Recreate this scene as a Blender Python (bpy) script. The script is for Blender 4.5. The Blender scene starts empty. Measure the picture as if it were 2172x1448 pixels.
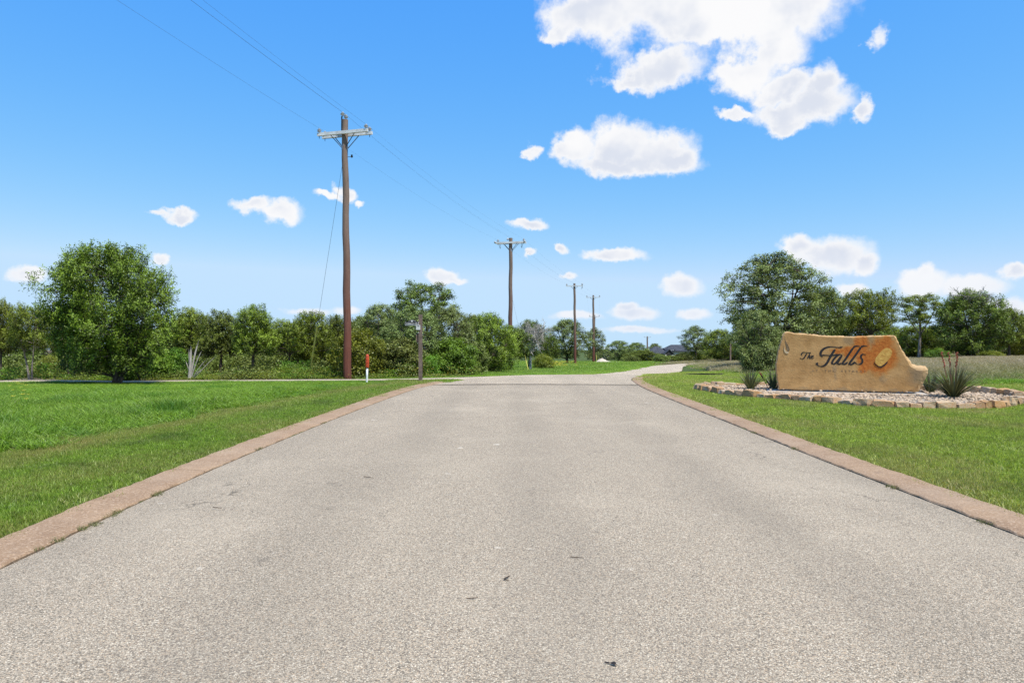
import bpy, bmesh, math, random
import numpy as np
from mathutils import Vector, Matrix

random.seed(7)
RNG = np.random.default_rng(11)
SC = bpy.context.scene
COL = SC.collection

# ------------------------------------------------------------------ camera
EYE = 1.5
F = 1448.0            # focal length in photograph pixels
CX, CY = 1086.0, 724.0
cam_data = bpy.data.cameras.new("camera")
cam_data.lens = 24.0
cam_data.sensor_width = 36.0
cam_data.clip_start = 0.05
cam_data.clip_end = 12000.0
cam = bpy.data.objects.new("camera", cam_data)
cam.location = (0, 0, EYE)
cam.rotation_euler = (math.radians(90), 0, 0)
COL.objects.link(cam)
SC.camera = cam

# ------------------------------------------------------------------ light
SUN_EL, SUN_AZ = math.radians(62), math.radians(138)     # azimuth from +Y towards +X
sun_dir = Vector((math.sin(SUN_AZ) * math.cos(SUN_EL), math.cos(SUN_AZ) * math.cos(SUN_EL), math.sin(SUN_EL)))
sd = bpy.data.lights.new("sun", 'SUN')
sd.energy = 4.6
sd.angle = math.radians(0.53)
sd.color = (1.0, 0.955, 0.89)
sun = bpy.data.objects.new("sun", sd)
sun.rotation_euler = sun_dir.to_track_quat('Z', 'Y').to_euler()
sun.location = (30, -30, 60)
COL.objects.link(sun)

SC.view_settings.view_transform = 'Standard'
SC.view_settings.look = 'None'
SC.view_settings.gamma = 1.0
SC.view_settings.exposure = 0.35
SC.view_settings.use_curve_mapping = False
SC.cycles.use_denoising = True
SC.cycles.denoising_prefilter = 'NONE'
SC.cycles.max_bounces = 6
SC.cycles.diffuse_bounces = 3
SC.cycles.glossy_bounces = 2
SC.cycles.transmission_bounces = 4
SC.cycles.transparent_max_bounces = 8
SC.cycles.use_adaptive_sampling = True

# ------------------------------------------------------------------ node helpers
def N(nt, kind, **props):
    n = nt.nodes.new(kind)
    for k, v in props.items():
        setattr(n, k, v)
    return n

def mathn(nt, op, a, b=None, c=None, clamp=False):
    n = nt.nodes.new('ShaderNodeMath')
    n.operation = op
    n.use_clamp = clamp
    for i, v in enumerate((a, b, c)):
        if v is None:
            continue
        if isinstance(v, (int, float)):
            n.inputs[i].default_value = v
        else:
            nt.links.new(v, n.inputs[i])
    return n.outputs[0]

def vmath(nt, op, a, b=None, c=None):
    n = nt.nodes.new('ShaderNodeVectorMath')
    n.operation = op
    for i, v in enumerate((a, b, c)):
        if v is None:
            continue
        if isinstance(v, (tuple, list)):
            n.inputs[i].default_value = v
        else:
            nt.links.new(v, n.inputs[i])
    return n

def mixc(nt, fac, a, b, blend='MIX'):
    n = nt.nodes.new('ShaderNodeMix')
    n.data_type = 'RGBA'
    n.blend_type = blend
    for i, v in ((0, fac), (6, a), (7, b)):
        if isinstance(v, (int, float)):
            n.inputs[i].default_value = v
        elif isinstance(v, tuple):
            n.inputs[i].default_value = v if len(v) == 4 else (*v, 1)
        else:
            nt.links.new(v, n.inputs[i])
    return n.outputs[2]

def maprange(nt, v, a, b, c=0.0, d=1.0, smooth=True):
    n = nt.nodes.new('ShaderNodeMapRange')
    if smooth:
        n.interpolation_type = 'SMOOTHSTEP'
    nt.links.new(v, n.inputs[0])
    for i, x in enumerate((a, b, c, d)):
        n.inputs[i + 1].default_value = x
    return n.outputs[0]

def noise(nt, vec, scale, detail=3.0, rough=0.55, out=0):
    n = nt.nodes.new('ShaderNodeTexNoise')
    n.inputs['Scale'].default_value = scale
    n.inputs['Detail'].default_value = detail
    n.inputs['Roughness'].default_value = rough
    if vec is not None:
        nt.links.new(vec, n.inputs['Vector'])
    return n.outputs[out]

# ------------------------------------------------------------------ world: sky and fair-weather clouds
world = bpy.data.worlds.new("World")
SC.world = world
world.use_nodes = True
world.cycles.sampling_method = 'NONE'
nt = world.node_tree
nt.nodes.clear()
sky = N(nt, 'ShaderNodeTexSky', sky_type='NISHITA')
sky.sun_disc = False
sky.sun_elevation = SUN_EL
sky.sun_rotation = SUN_AZ
sky.air_density = 1.0
sky.dust_density = 0.3
sky.ozone_density = 2.2
tc = N(nt, 'ShaderNodeTexCoord')
dirv = vmath(nt, 'NORMALIZE', tc.outputs['Generated']).outputs[0]
# below the skyline the pale horizon air goes on
nt.links.new(vmath(nt, 'MAXIMUM', dirv, (-1.0, -1.0, 0.012)).outputs[0], sky.inputs[0])
warp_noise = noise(nt, dirv, 11.0, 6.0, 0.62, out=1)
warp = vmath(nt, 'MULTIPLY', vmath(nt, 'SUBTRACT', warp_noise, (0.5, 0.5, 0.5)).outputs[0], (0.085, 0.07, 0.0)).outputs[0]
fine_noise = noise(nt, dirv, 42.0, 5.0, 0.6, out=1)
warp2 = vmath(nt, 'MULTIPLY_ADD', vmath(nt, 'SUBTRACT', fine_noise, (0.5, 0.5, 0.5)).outputs[0], (0.036, 0.030, 0.0), warp).outputs[0]
sep = N(nt, 'ShaderNodeSeparateXYZ')
nt.links.new(dirv, sep.inputs[0])
az = mathn(nt, 'ARCTAN2', sep.outputs[0], sep.outputs[1])
az = mathn(nt, 'SUBTRACT', mathn(nt, 'PINGPONG', mathn(nt, 'ADD', az, math.pi / 4), math.pi / 2), math.pi / 4)
el = mathn(nt, 'ARCSINE', sep.outputs[2])
comb = N(nt, 'ShaderNodeCombineXYZ')
nt.links.new(az, comb.inputs[0]); nt.links.new(el, comb.inputs[1])
# farther (lower) clouds are smaller and so less ragged
wscale = maprange(nt, el, 0.02, 0.32, 0.30, 1.0, False)
pw = N(nt, 'ShaderNodeVectorMath', operation='SCALE')
nt.links.new(warp2, pw.inputs[0]); nt.links.new(wscale, pw.inputs['Scale'])
P = vmath(nt, 'ADD', comb.outputs[0], pw.outputs[0]).outputs[0]
# each puff: bearing and height in the sky, given as the point of the picture it was read off, radii, thinness
PUFFS = [
    (1270, 30, 135, 62, 0), (1450, 10, 230, 90, 0), (1640, 10, 165, 72, 0), (1500, 75, 150, 32, 0),
    (1185, 78, 48, 24, .1), (1450, -95, 340, 85, 0), (1980, -230, 190, 60, 0), (500, -260, 210, 60, .1),
    (1395, 152, 112, 36, 0), (1330, 168, 68, 22, 0), (1590, 150, 85, 46, .25), (1650, 110, 70, 44, .2),
    (1665, 185, 66, 36, .05), (1745, 185, 58, 42, 0), (1705, 235, 128, 34, 0), (1675, 272, 48, 22, .2),
    (1560, 240, 48, 13, .15), (1842, 236, 26, 24, .4), (1862, 82, 26, 28, .62),
    (1320, 312, 95, 52, 0), (1212, 322, 48, 38, .05), (1405, 318, 72, 42, 0), (1330, 350, 150, 24, .05),
    (1446, 336, 40, 32, .05), (1130, 320, 20, 16, .45),
    (535, 434, 44, 18, .05), (592, 450, 50, 25, 0), (728, 412, 32, 18, .1), (690, 420, 34, 9, .45),
    (766, 432, 18, 9, .5), (385, 456, 42, 13, .1), (345, 448, 24, 8, .55),
    (62, 581, 46, 15, .05), (335, 552, 20, 13, .1), (1120, 483, 50, 13, .25), (1115, 541, 18, 9, .45),
    (1190, 535, 16, 11, .35), (1305, 541, 68, 16, 0), (935, 583, 36, 17, .05), (962, 592, 36, 9, .4),
    (1208, 590, 24, 9, .5), (1442, 602, 42, 28, 0), (1345, 662, 62, 17, .3), (1332, 648, 26, 12, .2),
    (1464, 664, 44, 15, .3), (1225, 672, 66, 11, .45), (1350, 700, 130, 9, .6),
    (1765, 540, 84, 38, 0), (1830, 560, 32, 22, 0), (1695, 522, 42, 24, .05), (1958, 600, 68, 28, 0),
    (1966, 578, 22, 18, 0), (2058, 606, 82, 21, 0), (1805, 612, 34, 12, .15), (2155, 575, 36, 14, .1),
    (2120, 648, 90, 20, .45), (650, 662, 60, 9, .5), (735, 662, 30, 10, .3),
]
field = None
for (x, y, rx, ry, k) in PUFFS:
    a = math.atan((x - CX) / F)
    e = math.atan((CY - y) / F * math.cos(a))
    ia, ie = F / rx / math.cos(a) ** 2, F / ry
    v = vmath(nt, 'MULTIPLY_ADD', P, (ia, ie, 0), (-a * ia, -e * ie, k))
    ln = vmath(nt, 'LENGTH', v.outputs[0]).outputs['Value']
    field = ln if field is None else mathn(nt, 'SMOOTH_MIN', field, ln, 0.25)
dens = mathn(nt, 'SUBTRACT', 1.08, field)
billow = noise(nt, dirv, 22.0, 8.0, 0.62)
dens2 = mathn(nt, 'MULTIPLY_ADD', mathn(nt, 'SUBTRACT', billow, 0.5), 1.15, dens)
alpha = maprange(nt, dens2, -0.10, 0.48)
# thick parts seen from below are a little greyer than the sunlit rims
shade_n = noise(nt, vmath(nt, 'ADD', dirv, (0.0, 0.0, 0.35)).outputs[0], 9.0, 4.0, 0.55)
thick = mathn(nt, 'MULTIPLY', maprange(nt, dens2, 0.22, 0.85), maprange(nt, shade_n, 0.38, 0.60))
ccol = mixc(nt, mathn(nt, 'MULTIPLY', thick, 0.9), (0.76, 0.76, 0.77), (0.545, 0.585, 0.675))
# low clouds are seen through more air
ccol = mixc(nt, maprange(nt, el, 0.0, 0.14, 0.42, 0.0), ccol, (0.55, 0.63, 0.76))
# the camera's colour response to the clear sky (deep, slightly cyan blue that pales evenly)
SKY_GAIN = 0.16
sk = N(nt, 'ShaderNodeSeparateColor')
nt.links.new(sky.outputs[0], sk.inputs[0])
skc = N(nt, 'ShaderNodeCombineColor')
for i, (k, p) in enumerate(((0.956, 1.378), (0.805, 0.646), (1.0, 0.06))):
    v = mathn(nt, 'POWER', mathn(nt, 'MINIMUM', mathn(nt, 'MULTIPLY', sk.outputs[i], SKY_GAIN), (0.67, 0.93, 1.0)[i]), p)
    nt.links.new(mathn(nt, 'MULTIPLY', v, k), skc.inputs[i])
bg_sky = N(nt, 'ShaderNodeBackground')
bg_sky.inputs['Strength'].default_value = 0.785
nt.links.new(skc.outputs[0], bg_sky.inputs['Color'])
bg_cl = N(nt, 'ShaderNodeBackground')
bg_cl.inputs['Strength'].default_value = 1.0
nt.links.new(ccol, bg_cl.inputs['Color'])
mx = N(nt, 'ShaderNodeMixShader')
nt.links.new(alpha, mx.inputs[0]); nt.links.new(bg_sky.outputs[0], mx.inputs[1]); nt.links.new(bg_cl.outputs[0], mx.inputs[2])
wo = N(nt, 'ShaderNodeOutputWorld')
nt.links.new(mx.outputs[0], wo.inputs[0])

# ------------------------------------------------------------------ object helpers
def tag(o, label=None, category=None, group=None, kind=None):
    if label: o['label'] = label
    if category: o['category'] = category
    if group: o['group'] = group
    if kind: o['kind'] = kind
    return o

def link(o, parent=None):
    COL.objects.link(o)
    if parent is not None:
        o.parent = parent
    return o

def empty(name, loc=(0, 0, 0), rz=0.0, scale=(1, 1, 1)):
    o = bpy.data.objects.new(name, None)
    o.empty_display_size = 0.2
    o.location = loc
    o.rotation_euler = (0, 0, rz)
    o.scale = scale
    return link(o)

class MB:
    """collects shapes and builds ONE mesh object"""
    def __init__(self):
        self.v, self.f, self.n = [], [], 0
    def add(self, verts, faces):
        self.v += [tuple(p) for p in verts]
        self.f += [tuple(i + self.n for i in fc) for fc in faces]
        self.n += len(verts)
        return self
    def box(self, c, s, M=None):
        hx, hy, hz = s[0] / 2, s[1] / 2, s[2] / 2
        p = [Vector((x, y, z)) for z in (-hz, hz) for y in (-hy, hy) for x in (-hx, hx)]
        if M is not None:
            p = [M @ q for q in p]
        p = [q + Vector(c) for q in p]
        return self.add(p, [(0, 2, 3, 1), (4, 5, 7, 6), (0, 1, 5, 4), (2, 6, 7, 3), (0, 4, 6, 2), (1, 3, 7, 5)])
    def tube(self, pts, rad, n=8, caps=True):
        pts = [Vector(p) for p in pts]
        if isinstance(rad, (int, float)):
            rad = [rad] * len(pts)
        rings = []
        up = Vector((0, 0, 1))
        for i, p in enumerate(pts):
            t = (pts[min(i + 1, len(pts) - 1)] - pts[max(i - 1, 0)])
            if t.length < 1e-9: t = Vector((0, 0, 1))
            t.normalize()
            ref = Vector((1, 0, 0)) if abs(t.z) > 0.9 else up
            a = t.cross(ref).normalized()
            b = t.cross(a)
            rings.append([p + (a * math.cos(2 * math.pi * k / n) + b * math.sin(2 * math.pi * k / n)) * rad[i] for k in range(n)])
        vs = [q for r in rings for q in r]
        fs = []
        for i in range(len(pts) - 1):
            for k in range(n):
                fs.append((i * n + k, i * n + (k + 1) % n, (i + 1) * n + (k + 1) % n, (i + 1) * n + k))
        if caps:
            fs.append(tuple(range(n)))
            fs.append(tuple((len(pts) - 1) * n + k for k in reversed(range(n))))
        return self.add(vs, fs)
    def lathe(self, prof, c=(0, 0, 0), n=12, M=None):
        vs, fs = [], []
        for r, z in prof:
            for k in range(n):
                q = Vector((r * math.cos(2 * math.pi * k / n), r * math.sin(2 * math.pi * k / n), z))
                if M is not None: q = M @ q
                vs.append(q + Vector(c))
        for i in range(len(prof) - 1):
            for k in range(n):
                fs.append((i * n + k, i * n + (k + 1) % n, (i + 1) * n + (k + 1) % n, (i + 1) * n + k))
        fs.append(tuple(reversed(range(n))))
        fs.append(tuple((len(prof) - 1) * n + k for k in range(n)))
        return self.add(vs, fs)
    def mesh(self, name, mat=None, smooth=False):
        me = bpy.data.meshes.new(name)
        me.from_pydata([tuple(p) for p in self.v], [], self.f)
        me.update()
        if mat: me.materials.append(mat)
        if smooth:
            me.shade_smooth()
        return me
    def build(self, name, mat=None, parent=None, smooth=False):
        return link(bpy.data.objects.new(name, self.mesh(name, mat, smooth)), parent)

def quads_mesh(name, verts, mat=None, tint=None, nper=4):
    """verts: (n, nper, 3) array of separate faces"""
    n = len(verts)
    me = bpy.data.meshes.new(name)
    me.vertices.add(n * nper)
    me.vertices.foreach_set('co', np.ascontiguousarray(verts, dtype=np.float32).ravel())
    me.loops.add(n * nper)
    me.loops.foreach_set('vertex_index', np.arange(n * nper, dtype=np.int32))
    me.polygons.add(n)
    me.polygons.foreach_set('loop_start', np.arange(0, n * nper, nper, dtype=np.int32))
    me.update(calc_edges=True)
    if tint is not None:
        a = me.attributes.new('tint', 'FLOAT', 'POINT')
        a.data.foreach_set('value', np.repeat(tint, nper).astype(np.float32))
    if mat: me.materials.append(mat)
    return me

# ------------------------------------------------------------------ materials
def new_mat(name):
    m = bpy.data.materials.new(name)
    m.use_nodes = True
    t = m.node_tree
    t.nodes.clear()
    out = N(t, 'ShaderNodeOutputMaterial')
    return m, t, out

def simple(name, col, rough=0.7, var=0.15, scale=6.0, bump=0.0, bscale=40.0, metallic=0.0, spec=0.3, col2=None):
    m, t, out = new_mat(name)
    tcn = N(t, 'ShaderNodeTexCoord')
    o = tcn.outputs['Object']
    n1 = noise(t, o, scale, 5.0, 0.6)
    c2 = col2 if col2 else tuple(max(0, c * (1 - var * 2)) for c in col)
    c = mixc(t, maprange(t, n1, 0.32, 0.68), c2, tuple(min(1, x * (1 + var * .5)) for x in col))
    b = N(t, 'ShaderNodeBsdfPrincipled')
    t.links.new(c, b.inputs['Base Color'])
    b.inputs['Roughness'].default_value = rough
    b.inputs['Metallic'].default_value = metallic
    b.inputs['Specular IOR Level'].default_value = spec
    if bump > 0:
        bp = N(t, 'ShaderNodeBump')
        bp.inputs['Strength'].default_value = bump
        bp.inputs['Distance'].default_value = 0.02
        t.links.new(noise(t, o, bscale, 5.0, 0.6), bp.inputs['Height'])
        t.links.new(bp.outputs[0], b.inputs['Normal'])
    t.links.new(b.outputs[0], out.inputs[0])
    return m

def leaf_mat(name, ca, cb, cc=None, transl=0.32, attr_type='GEOMETRY', patch=None, patch_scale=0.5, gloss=0.025):
    """ca..cb by the tint of the clump, cc mixed in by a broad noise over the ground"""
    m, t, out = new_mat(name)
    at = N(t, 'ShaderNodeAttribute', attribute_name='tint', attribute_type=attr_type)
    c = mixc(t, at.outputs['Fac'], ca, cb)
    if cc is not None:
        geo = N(t, 'ShaderNodeNewGeometry')
        n1 = noise(t, geo.outputs['Position'], patch_scale, 4.0, 0.6)
        c = mixc(t, maprange(t, n1, patch[0], patch[1]), c, cc)
    oi = N(t, 'ShaderNodeObjectInfo')
    hs = N(t, 'ShaderNodeHueSaturation')
    t.links.new(mathn(t, 'MULTIPLY_ADD', oi.outputs['Random'], 0.03, 0.485), hs.inputs['Hue'])
    t.links.new(mathn(t, 'MULTIPLY_ADD', oi.outputs['Random'], 0.3, 0.85), hs.inputs['Value'])
    t.links.new(c, hs.inputs['Color'])
    d = N(t, 'ShaderNodeBsdfDiffuse'); t.links.new(hs.outputs[0], d.inputs[0])
    tr = N(t, 'ShaderNodeBsdfTranslucent')
    warm = mixc(t, 1.0, hs.outputs[0], (1.25, 1.15, 0.55, 1), 'MULTIPLY')
    t.links.new(warm, tr.inputs[0])
    s1 = N(t, 'ShaderNodeMixShader'); s1.inputs[0].default_value = transl
    t.links.new(d.outputs[0], s1.inputs[1]); t.links.new(tr.outputs[0], s1.inputs[2])
    g = N(t, 'ShaderNodeBsdfGlossy'); g.inputs['Roughness'].default_value = 0.45
    s2 = N(t, 'ShaderNodeMixShader'); s2.inputs[0].default_value = gloss
    t.links.new(s1.outputs[0], s2.inputs[1]); t.links.new(g.outputs[0], s2.inputs[2])
    t.links.new(s2.outputs[0], out.inputs[0])
    return m

def bark(name, ca, cb):
    m, t, out = new_mat(name)
    tcn = N(t, 'ShaderNodeTexCoord')
    mp = N(t, 'ShaderNodeMapping'); mp.inputs['Scale'].default_value = (14, 14, 2.5)
    t.links.new(tcn.outputs['Object'], mp.inputs[0])
    n1 = noise(t, mp.outputs[0], 1.5, 5.0, 0.65)
    c = mixc(t, maprange(t, n1, 0.3, 0.7), ca, cb)
    b = N(t, 'ShaderNodeBsdfPrincipled'); t.links.new(c, b.inputs['Base Color'])
    b.inputs['Roughness'].default_value = 0.9
    b.inputs['Specular IOR Level'].default_value = 0.1
    bp = N(t, 'ShaderNodeBump'); bp.inputs['Strength'].default_value = 0.6; bp.inputs['Distance'].default_value = 0.03
    t.links.new(n1, bp.inputs['Height']); t.links.new(bp.outputs[0], b.inputs['Normal'])
    t.links.new(b.outputs[0], out.inputs[0])
    return m

def chipseal(name, gain=1.0):
    m, t, out = new_mat(name)
    geo = N(t, 'ShaderNodeNewGeometry')
    p = geo.outputs['Position']
    vor = N(t, 'ShaderNodeTexVoronoi'); vor.inputs['Scale'].default_value = 145.0
    t.links.new(p, vor.inputs['Vector'])
    vor2 = N(t, 'ShaderNodeTexVoronoi'); vor2.inputs['Scale'].default_value = 75.0
    t.links.new(p, vor2.inputs['Vector'])
    sep = N(t, 'ShaderNodeSeparateColor'); t.links.new(vor.outputs['Color'], sep.inputs[0])
    chip = N(t, 'ShaderNodeValToRGB')
    e = chip.color_ramp.elements
    e[0].position = 0.0; e[0].color = (0.13, 0.115, 0.10, 1)
    e[1].position = 1.0; e[1].color = (0.66, 0.62, 0.56, 1)
    for pos, c in ((0.12, (0.20, 0.18, 0.155, 1)), (0.30, (0.37, 0.335, 0.295, 1)), (0.62, (0.42, 0.375, 0.325, 1)), (0.80, (0.45, 0.36, 0.28, 1)), (0.88, (0.52, 0.48, 0.43, 1))):
        x = e.new(pos); x.color = c
    t.links.new(sep.outputs[0], chip.inputs[0])
    c = chip.outputs[0]
    # dark bitumen between the chips
    gap = maprange(t, vor.outputs['Distance'], 0.42, 0.72)
    c = mixc(t, mathn(t, 'MULTIPLY', gap, 0.62), c, (0.085, 0.077, 0.07))
    gap2 = maprange(t, vor2.outputs['Distance'], 0.5, 0.75)
    c = mixc(t, mathn(t, 'MULTIPLY', gap2, 0.35), c, (0.10, 0.09, 0.08))
    # broad wear: patches and long faint streaks along the lane
    mp = N(t, 'ShaderNodeMapping'); mp.inputs['Scale'].default_value = (1.0, 0.22, 1.0)
    t.links.new(p, mp.inputs[0])
    wear = noise(t, mp.outputs[0], 1.1, 6.0, 0.65)
    c = mixc(t, maprange(t, wear, 0.42, 0.74, 0.0, 0.24), c, (0.17, 0.155, 0.14))
    wear2 = noise(t, p, 0.45, 5.0, 0.6)
    c = mixc(t, maprange(t, wear2, 0.46, 0.75, 0.0, 0.2), c, (0.53, 0.48, 0.42))
    spots = noise(t, p, 3.2, 3.0, 0.5)
    c = mixc(t, maprange(t, spots, 0.70, 0.76, 0.0, 0.45), c, (0.62, 0.60, 0.58))
    mp2 = N(t, 'ShaderNodeMapping'); mp2.inputs['Location'].default_value = (31, 7, 0)
    t.links.new(p, mp2.inputs[0])
    spots2 = noise(t, mp2.outputs[0], 2.0, 5.0, 0.7)
    c = mixc(t, maprange(t, spots2, 0.64, 0.72, 0.0, 0.45), c, (0.11, 0.10, 0.095))
    # tyre paths polished a little paler, the crown between them greyer
    sx = N(t, 'ShaderNodeSeparateXYZ'); t.links.new(p, sx.inputs[0])
    lanes = mathn(t, 'COSINE', mathn(t, 'MULTIPLY', mathn(t, 'ADD', mathn(t, 'ADD', sx.outputs[0], mathn(t, 'MULTIPLY', wear2, 0.9)), -0.75), 3.5))
    c = mixc(t, maprange(t, lanes, -0.2, 1.0, 0.0, 0.16), c, (0.16, 0.145, 0.13))
    # fine meandering cracks
    vc = N(t, 'ShaderNodeTexVoronoi', feature='DISTANCE_TO_EDGE'); vc.inputs['Scale'].default_value = 0.22
    wv = vmath(t, 'MULTIPLY_ADD', noise(t, p, 1.3, 5.0, 0.6, out=1), (1.2, 1.2, 0), p)
    t.links.new(wv.outputs[0], vc.inputs['Vector'])
    crack = maprange(t, vc.outputs['Distance'], 0.0, 0.0022, 1.0, 0.0)
    crack = mathn(t, 'MULTIPLY', crack, maprange(t, noise(t, p, 0.35, 2.0), 0.52, 0.60))
    c = mixc(t, mathn(t, 'MULTIPLY', crack, 0.75), c, (0.05, 0.045, 0.04))
    c = mixc(t, 1.0, c, (1.21 * gain, 1.10 * gain, 0.895 * gain, 1), 'MULTIPLY')
    b = N(t, 'ShaderNodeBsdfPrincipled'); t.links.new(c, b.inputs['Base Color'])
    b.inputs['Roughness'].default_value = 0.88
    b.inputs['Specular IOR Level'].default_value = 0.2
    bp = N(t, 'ShaderNodeBump'); bp.inputs['Strength'].default_value = 0.55; bp.inputs['Distance'].default_value = 0.008
    hgt = mathn(t, 'SUBTRACT', mathn(t, 'MULTIPLY', sep.outputs[1], 0.6), vor.outputs['Distance'])
    t.links.new(hgt, bp.inputs['Height']); t.links.new(bp.outputs[0], b.inputs['Normal'])
    t.links.new(b.outputs[0], out.inputs[0])
    return m

def ground_mat():
    m, t, out = new_mat('turf_soil')
    geo = N(t, 'ShaderNodeNewGeometry')
    p = geo.outputs['Position']
    n1 = noise(t, p, 0.9, 6.0, 0.65)
    c = mixc(t, maprange(t, n1, 0.34, 0.66), (0.045, 0.075, 0.018), (0.085, 0.115, 0.03))
    n2 = noise(t, p, 5.0, 5.0, 0.65)
    c = mixc(t, maprange(t, n2, 0.50, 0.72, 0.0, 0.7), c, (0.13, 0.10, 0.055))
    s = N(t, 'ShaderNodeSeparateXYZ'); t.links.new(p, s.inputs[0])
    # leaf litter and bare caliche under the trees beyond the cross road
    lit = mathn(t, 'MULTIPLY', maprange(t, s.outputs[1], 28.6, 29.6), maprange(t, s.outputs[0], -4.0, 1.0, 1.0, 0.0))
    n3 = noise(t, p, 0.7, 5.0, 0.6)
    c = mixc(t, lit, c, mixc(t, maprange(t, n3, 0.4, 0.62), (0.10, 0.08, 0.045), (0.20, 0.16, 0.105)))
    b = N(t, 'ShaderNodeBsdfPrincipled'); t.links.new(c, b.inputs['Base Color'])
    b.inputs['Roughness'].default_value = 0.95
    b.inputs['Specular IOR Level'].default_value = 0.1
    bp = N(t, 'ShaderNodeBump'); bp.inputs['Strength'].default_value = 0.8; bp.inputs['Distance'].default_value = 0.04
    t.links.new(noise(t, p, 18.0, 5.0, 0.7), bp.inputs['Height']); t.links.new(bp.outputs[0], b.inputs['Normal'])
    t.links.new(b.outputs[0], out.inputs[0])
    return m

def kerb_mat():
    m, t, out = new_mat('tinted_concrete')
    geo = N(t, 'ShaderNodeNewGeometry')
    p = geo.outputs['Position']
    n1 = noise(t, p, 1.6, 6.0, 0.65)
    c = mixc(t, maprange(t, n1, 0.3, 0.7), (0.255, 0.160, 0.092), (0.33, 0.215, 0.125))
    n2 = noise(t, p, 48.0, 3.0, 0.75)
    c = mixc(t, maprange(t, n2, 0.48, 0.66, 0.0, 0.75), c, (0.47, 0.34, 0.225))
    n4 = noise(t, p, 70.0, 2.0, 0.7)
    c = mixc(t, maprange(t, n4, 0.56, 0.68, 0.0, 0.7), c, (0.12, 0.08, 0.055))
    n3 = noise(t, p, 5.0, 5.0, 0.7)
    c = mixc(t, maprange(t, n3, 0.56, 0.75, 0.0, 0.55), c, (0.19, 0.125, 0.082))
    n6 = noise(t, p, 0.7, 4.0, .6)
    c = mixc(t, maprange(t, n6, .45, .7, 0, .4), c, (0.40, 0.30, 0.205))
    b = N(t, 'ShaderNodeBsdfPrincipled'); t.links.new(c, b.inputs['Base Color'])
    b.inputs['Roughness'].default_value = 0.9
    b.inputs['Specular IOR Level'].default_value = 0.2
    bp = N(t, 'ShaderNodeBump'); bp.inputs['Strength'].default_value = 0.5; bp.inputs['Distance'].default_value = 0.006
    t.links.new(n2, bp.inputs['Height']); t.links.new(bp.outputs[0], b.inputs['Normal'])
    t.links.new(b.outputs[0], out.inputs[0])
    return m

MAT = {}
MAT['road'] = chipseal('chip_seal')
MAT['road2'] = chipseal('chip_seal_pale', 1.14)
MAT['road3'] = chipseal('chip_seal_bleached', 1.3)
MAT['ground'] = ground_mat()
MAT['kerb'] = kerb_mat()
MAT['bark'] = bark('juniper_bark', (0.05, 0.04, 0.032, 1), (0.15, 0.12, 0.095, 1))
MAT['bark_pale'] = bark('pale_bark', (0.17, 0.145, 0.12, 1), (0.36, 0.31, 0.26, 1))
MAT['dead'] = bark('dead_wood', (0.24, 0.225, 0.195, 1), (0.46, 0.43, 0.38, 1))
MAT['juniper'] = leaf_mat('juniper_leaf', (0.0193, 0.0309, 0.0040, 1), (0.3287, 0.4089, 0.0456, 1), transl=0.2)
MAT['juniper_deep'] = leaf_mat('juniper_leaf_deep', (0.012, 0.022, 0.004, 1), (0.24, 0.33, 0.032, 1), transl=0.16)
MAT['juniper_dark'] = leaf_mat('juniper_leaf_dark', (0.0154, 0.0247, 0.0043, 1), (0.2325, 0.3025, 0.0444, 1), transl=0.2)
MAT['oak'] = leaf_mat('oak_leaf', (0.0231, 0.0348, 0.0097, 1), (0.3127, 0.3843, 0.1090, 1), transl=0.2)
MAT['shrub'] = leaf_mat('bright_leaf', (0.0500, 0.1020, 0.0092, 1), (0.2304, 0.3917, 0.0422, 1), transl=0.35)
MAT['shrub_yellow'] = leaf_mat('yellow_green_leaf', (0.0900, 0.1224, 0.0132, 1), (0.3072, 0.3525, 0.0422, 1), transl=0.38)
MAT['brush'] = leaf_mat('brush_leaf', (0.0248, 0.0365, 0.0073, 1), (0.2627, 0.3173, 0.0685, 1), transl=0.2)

# ------------------------------------------------------------------ lie of the land
def sstep(a, b, x):
    t = np.clip((x - a) / (b - a), 0, 1)
    return t * t * (3 - 2 * t)

def H(x, y):
    """height of the ground: level round the sign, falling away beyond the cross road"""
    x = np.asarray(x, float); y = np.asarray(y, float)
    c = np.interp(y, [28, 30, 35, 45, 55, 60, 75, 90, 97, 115, 130, 200, 300, 600, 3000],
                  [0, -.05, -.22, -.68, -1.02, -1.17, -1.55, -1.88, -2.0, -2.25, -2.5, -5.0, -7.5, -14, -75])
    s = np.interp(x, [-60, -19, -4, 4], [1.8, 0.3, -1.1, -1.1])
    l = np.interp(y + s, [25.5, 28.5, 32, 40, 60, 100, 300, 3000], [0, -.13, -.28, -.6, -1.3, -2.4, -7.5, -75])
    w = sstep(-6, 1, x)
    z = l * (1 - w) + c * w
    r = x / np.maximum(y, 1.0)
    z = z * np.interp(r, [.2, .29, .36, .75, 2], [1, .8, .6, .1, .0])
    off = sstep(6, 14, np.abs(x)) * sstep(4, 12, y)
    z = z + off * 0.03 * (np.sin(x * .45 + 1.3) * np.cos(y * .37) + .5 * np.sin(x * 1.1 + y * .8))
    return z

def hz(x, y):
    return float(H(x, y))

def at(px, d):
    """world X of a thing seen at picture column px that stands at distance d"""
    return (px - CX) / F * d

def top_z(py, d):
    return EYE + (CY - py) / F * d

LEFT_IN = np.array([(-3.3, -12), (-3.3, 0), (-3.37, 4.5), (-3.45, 6), (-3.5, 8.65), (-3.42, 13.4), (-3.2, 19), (-2.98, 22), (-2.72, 23.6), (-2.36, 25.1)])
RIGHT_IN = np.array([(3.9, -12), (3.9, 5.2), (3.92, 9.2), (4.0, 13), (4.1, 18.0), (4.2, 21.4), (4.4, 24.4), (4.62, 26.4), (5.02, 28.2), (5.65, 29.4)])

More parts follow.
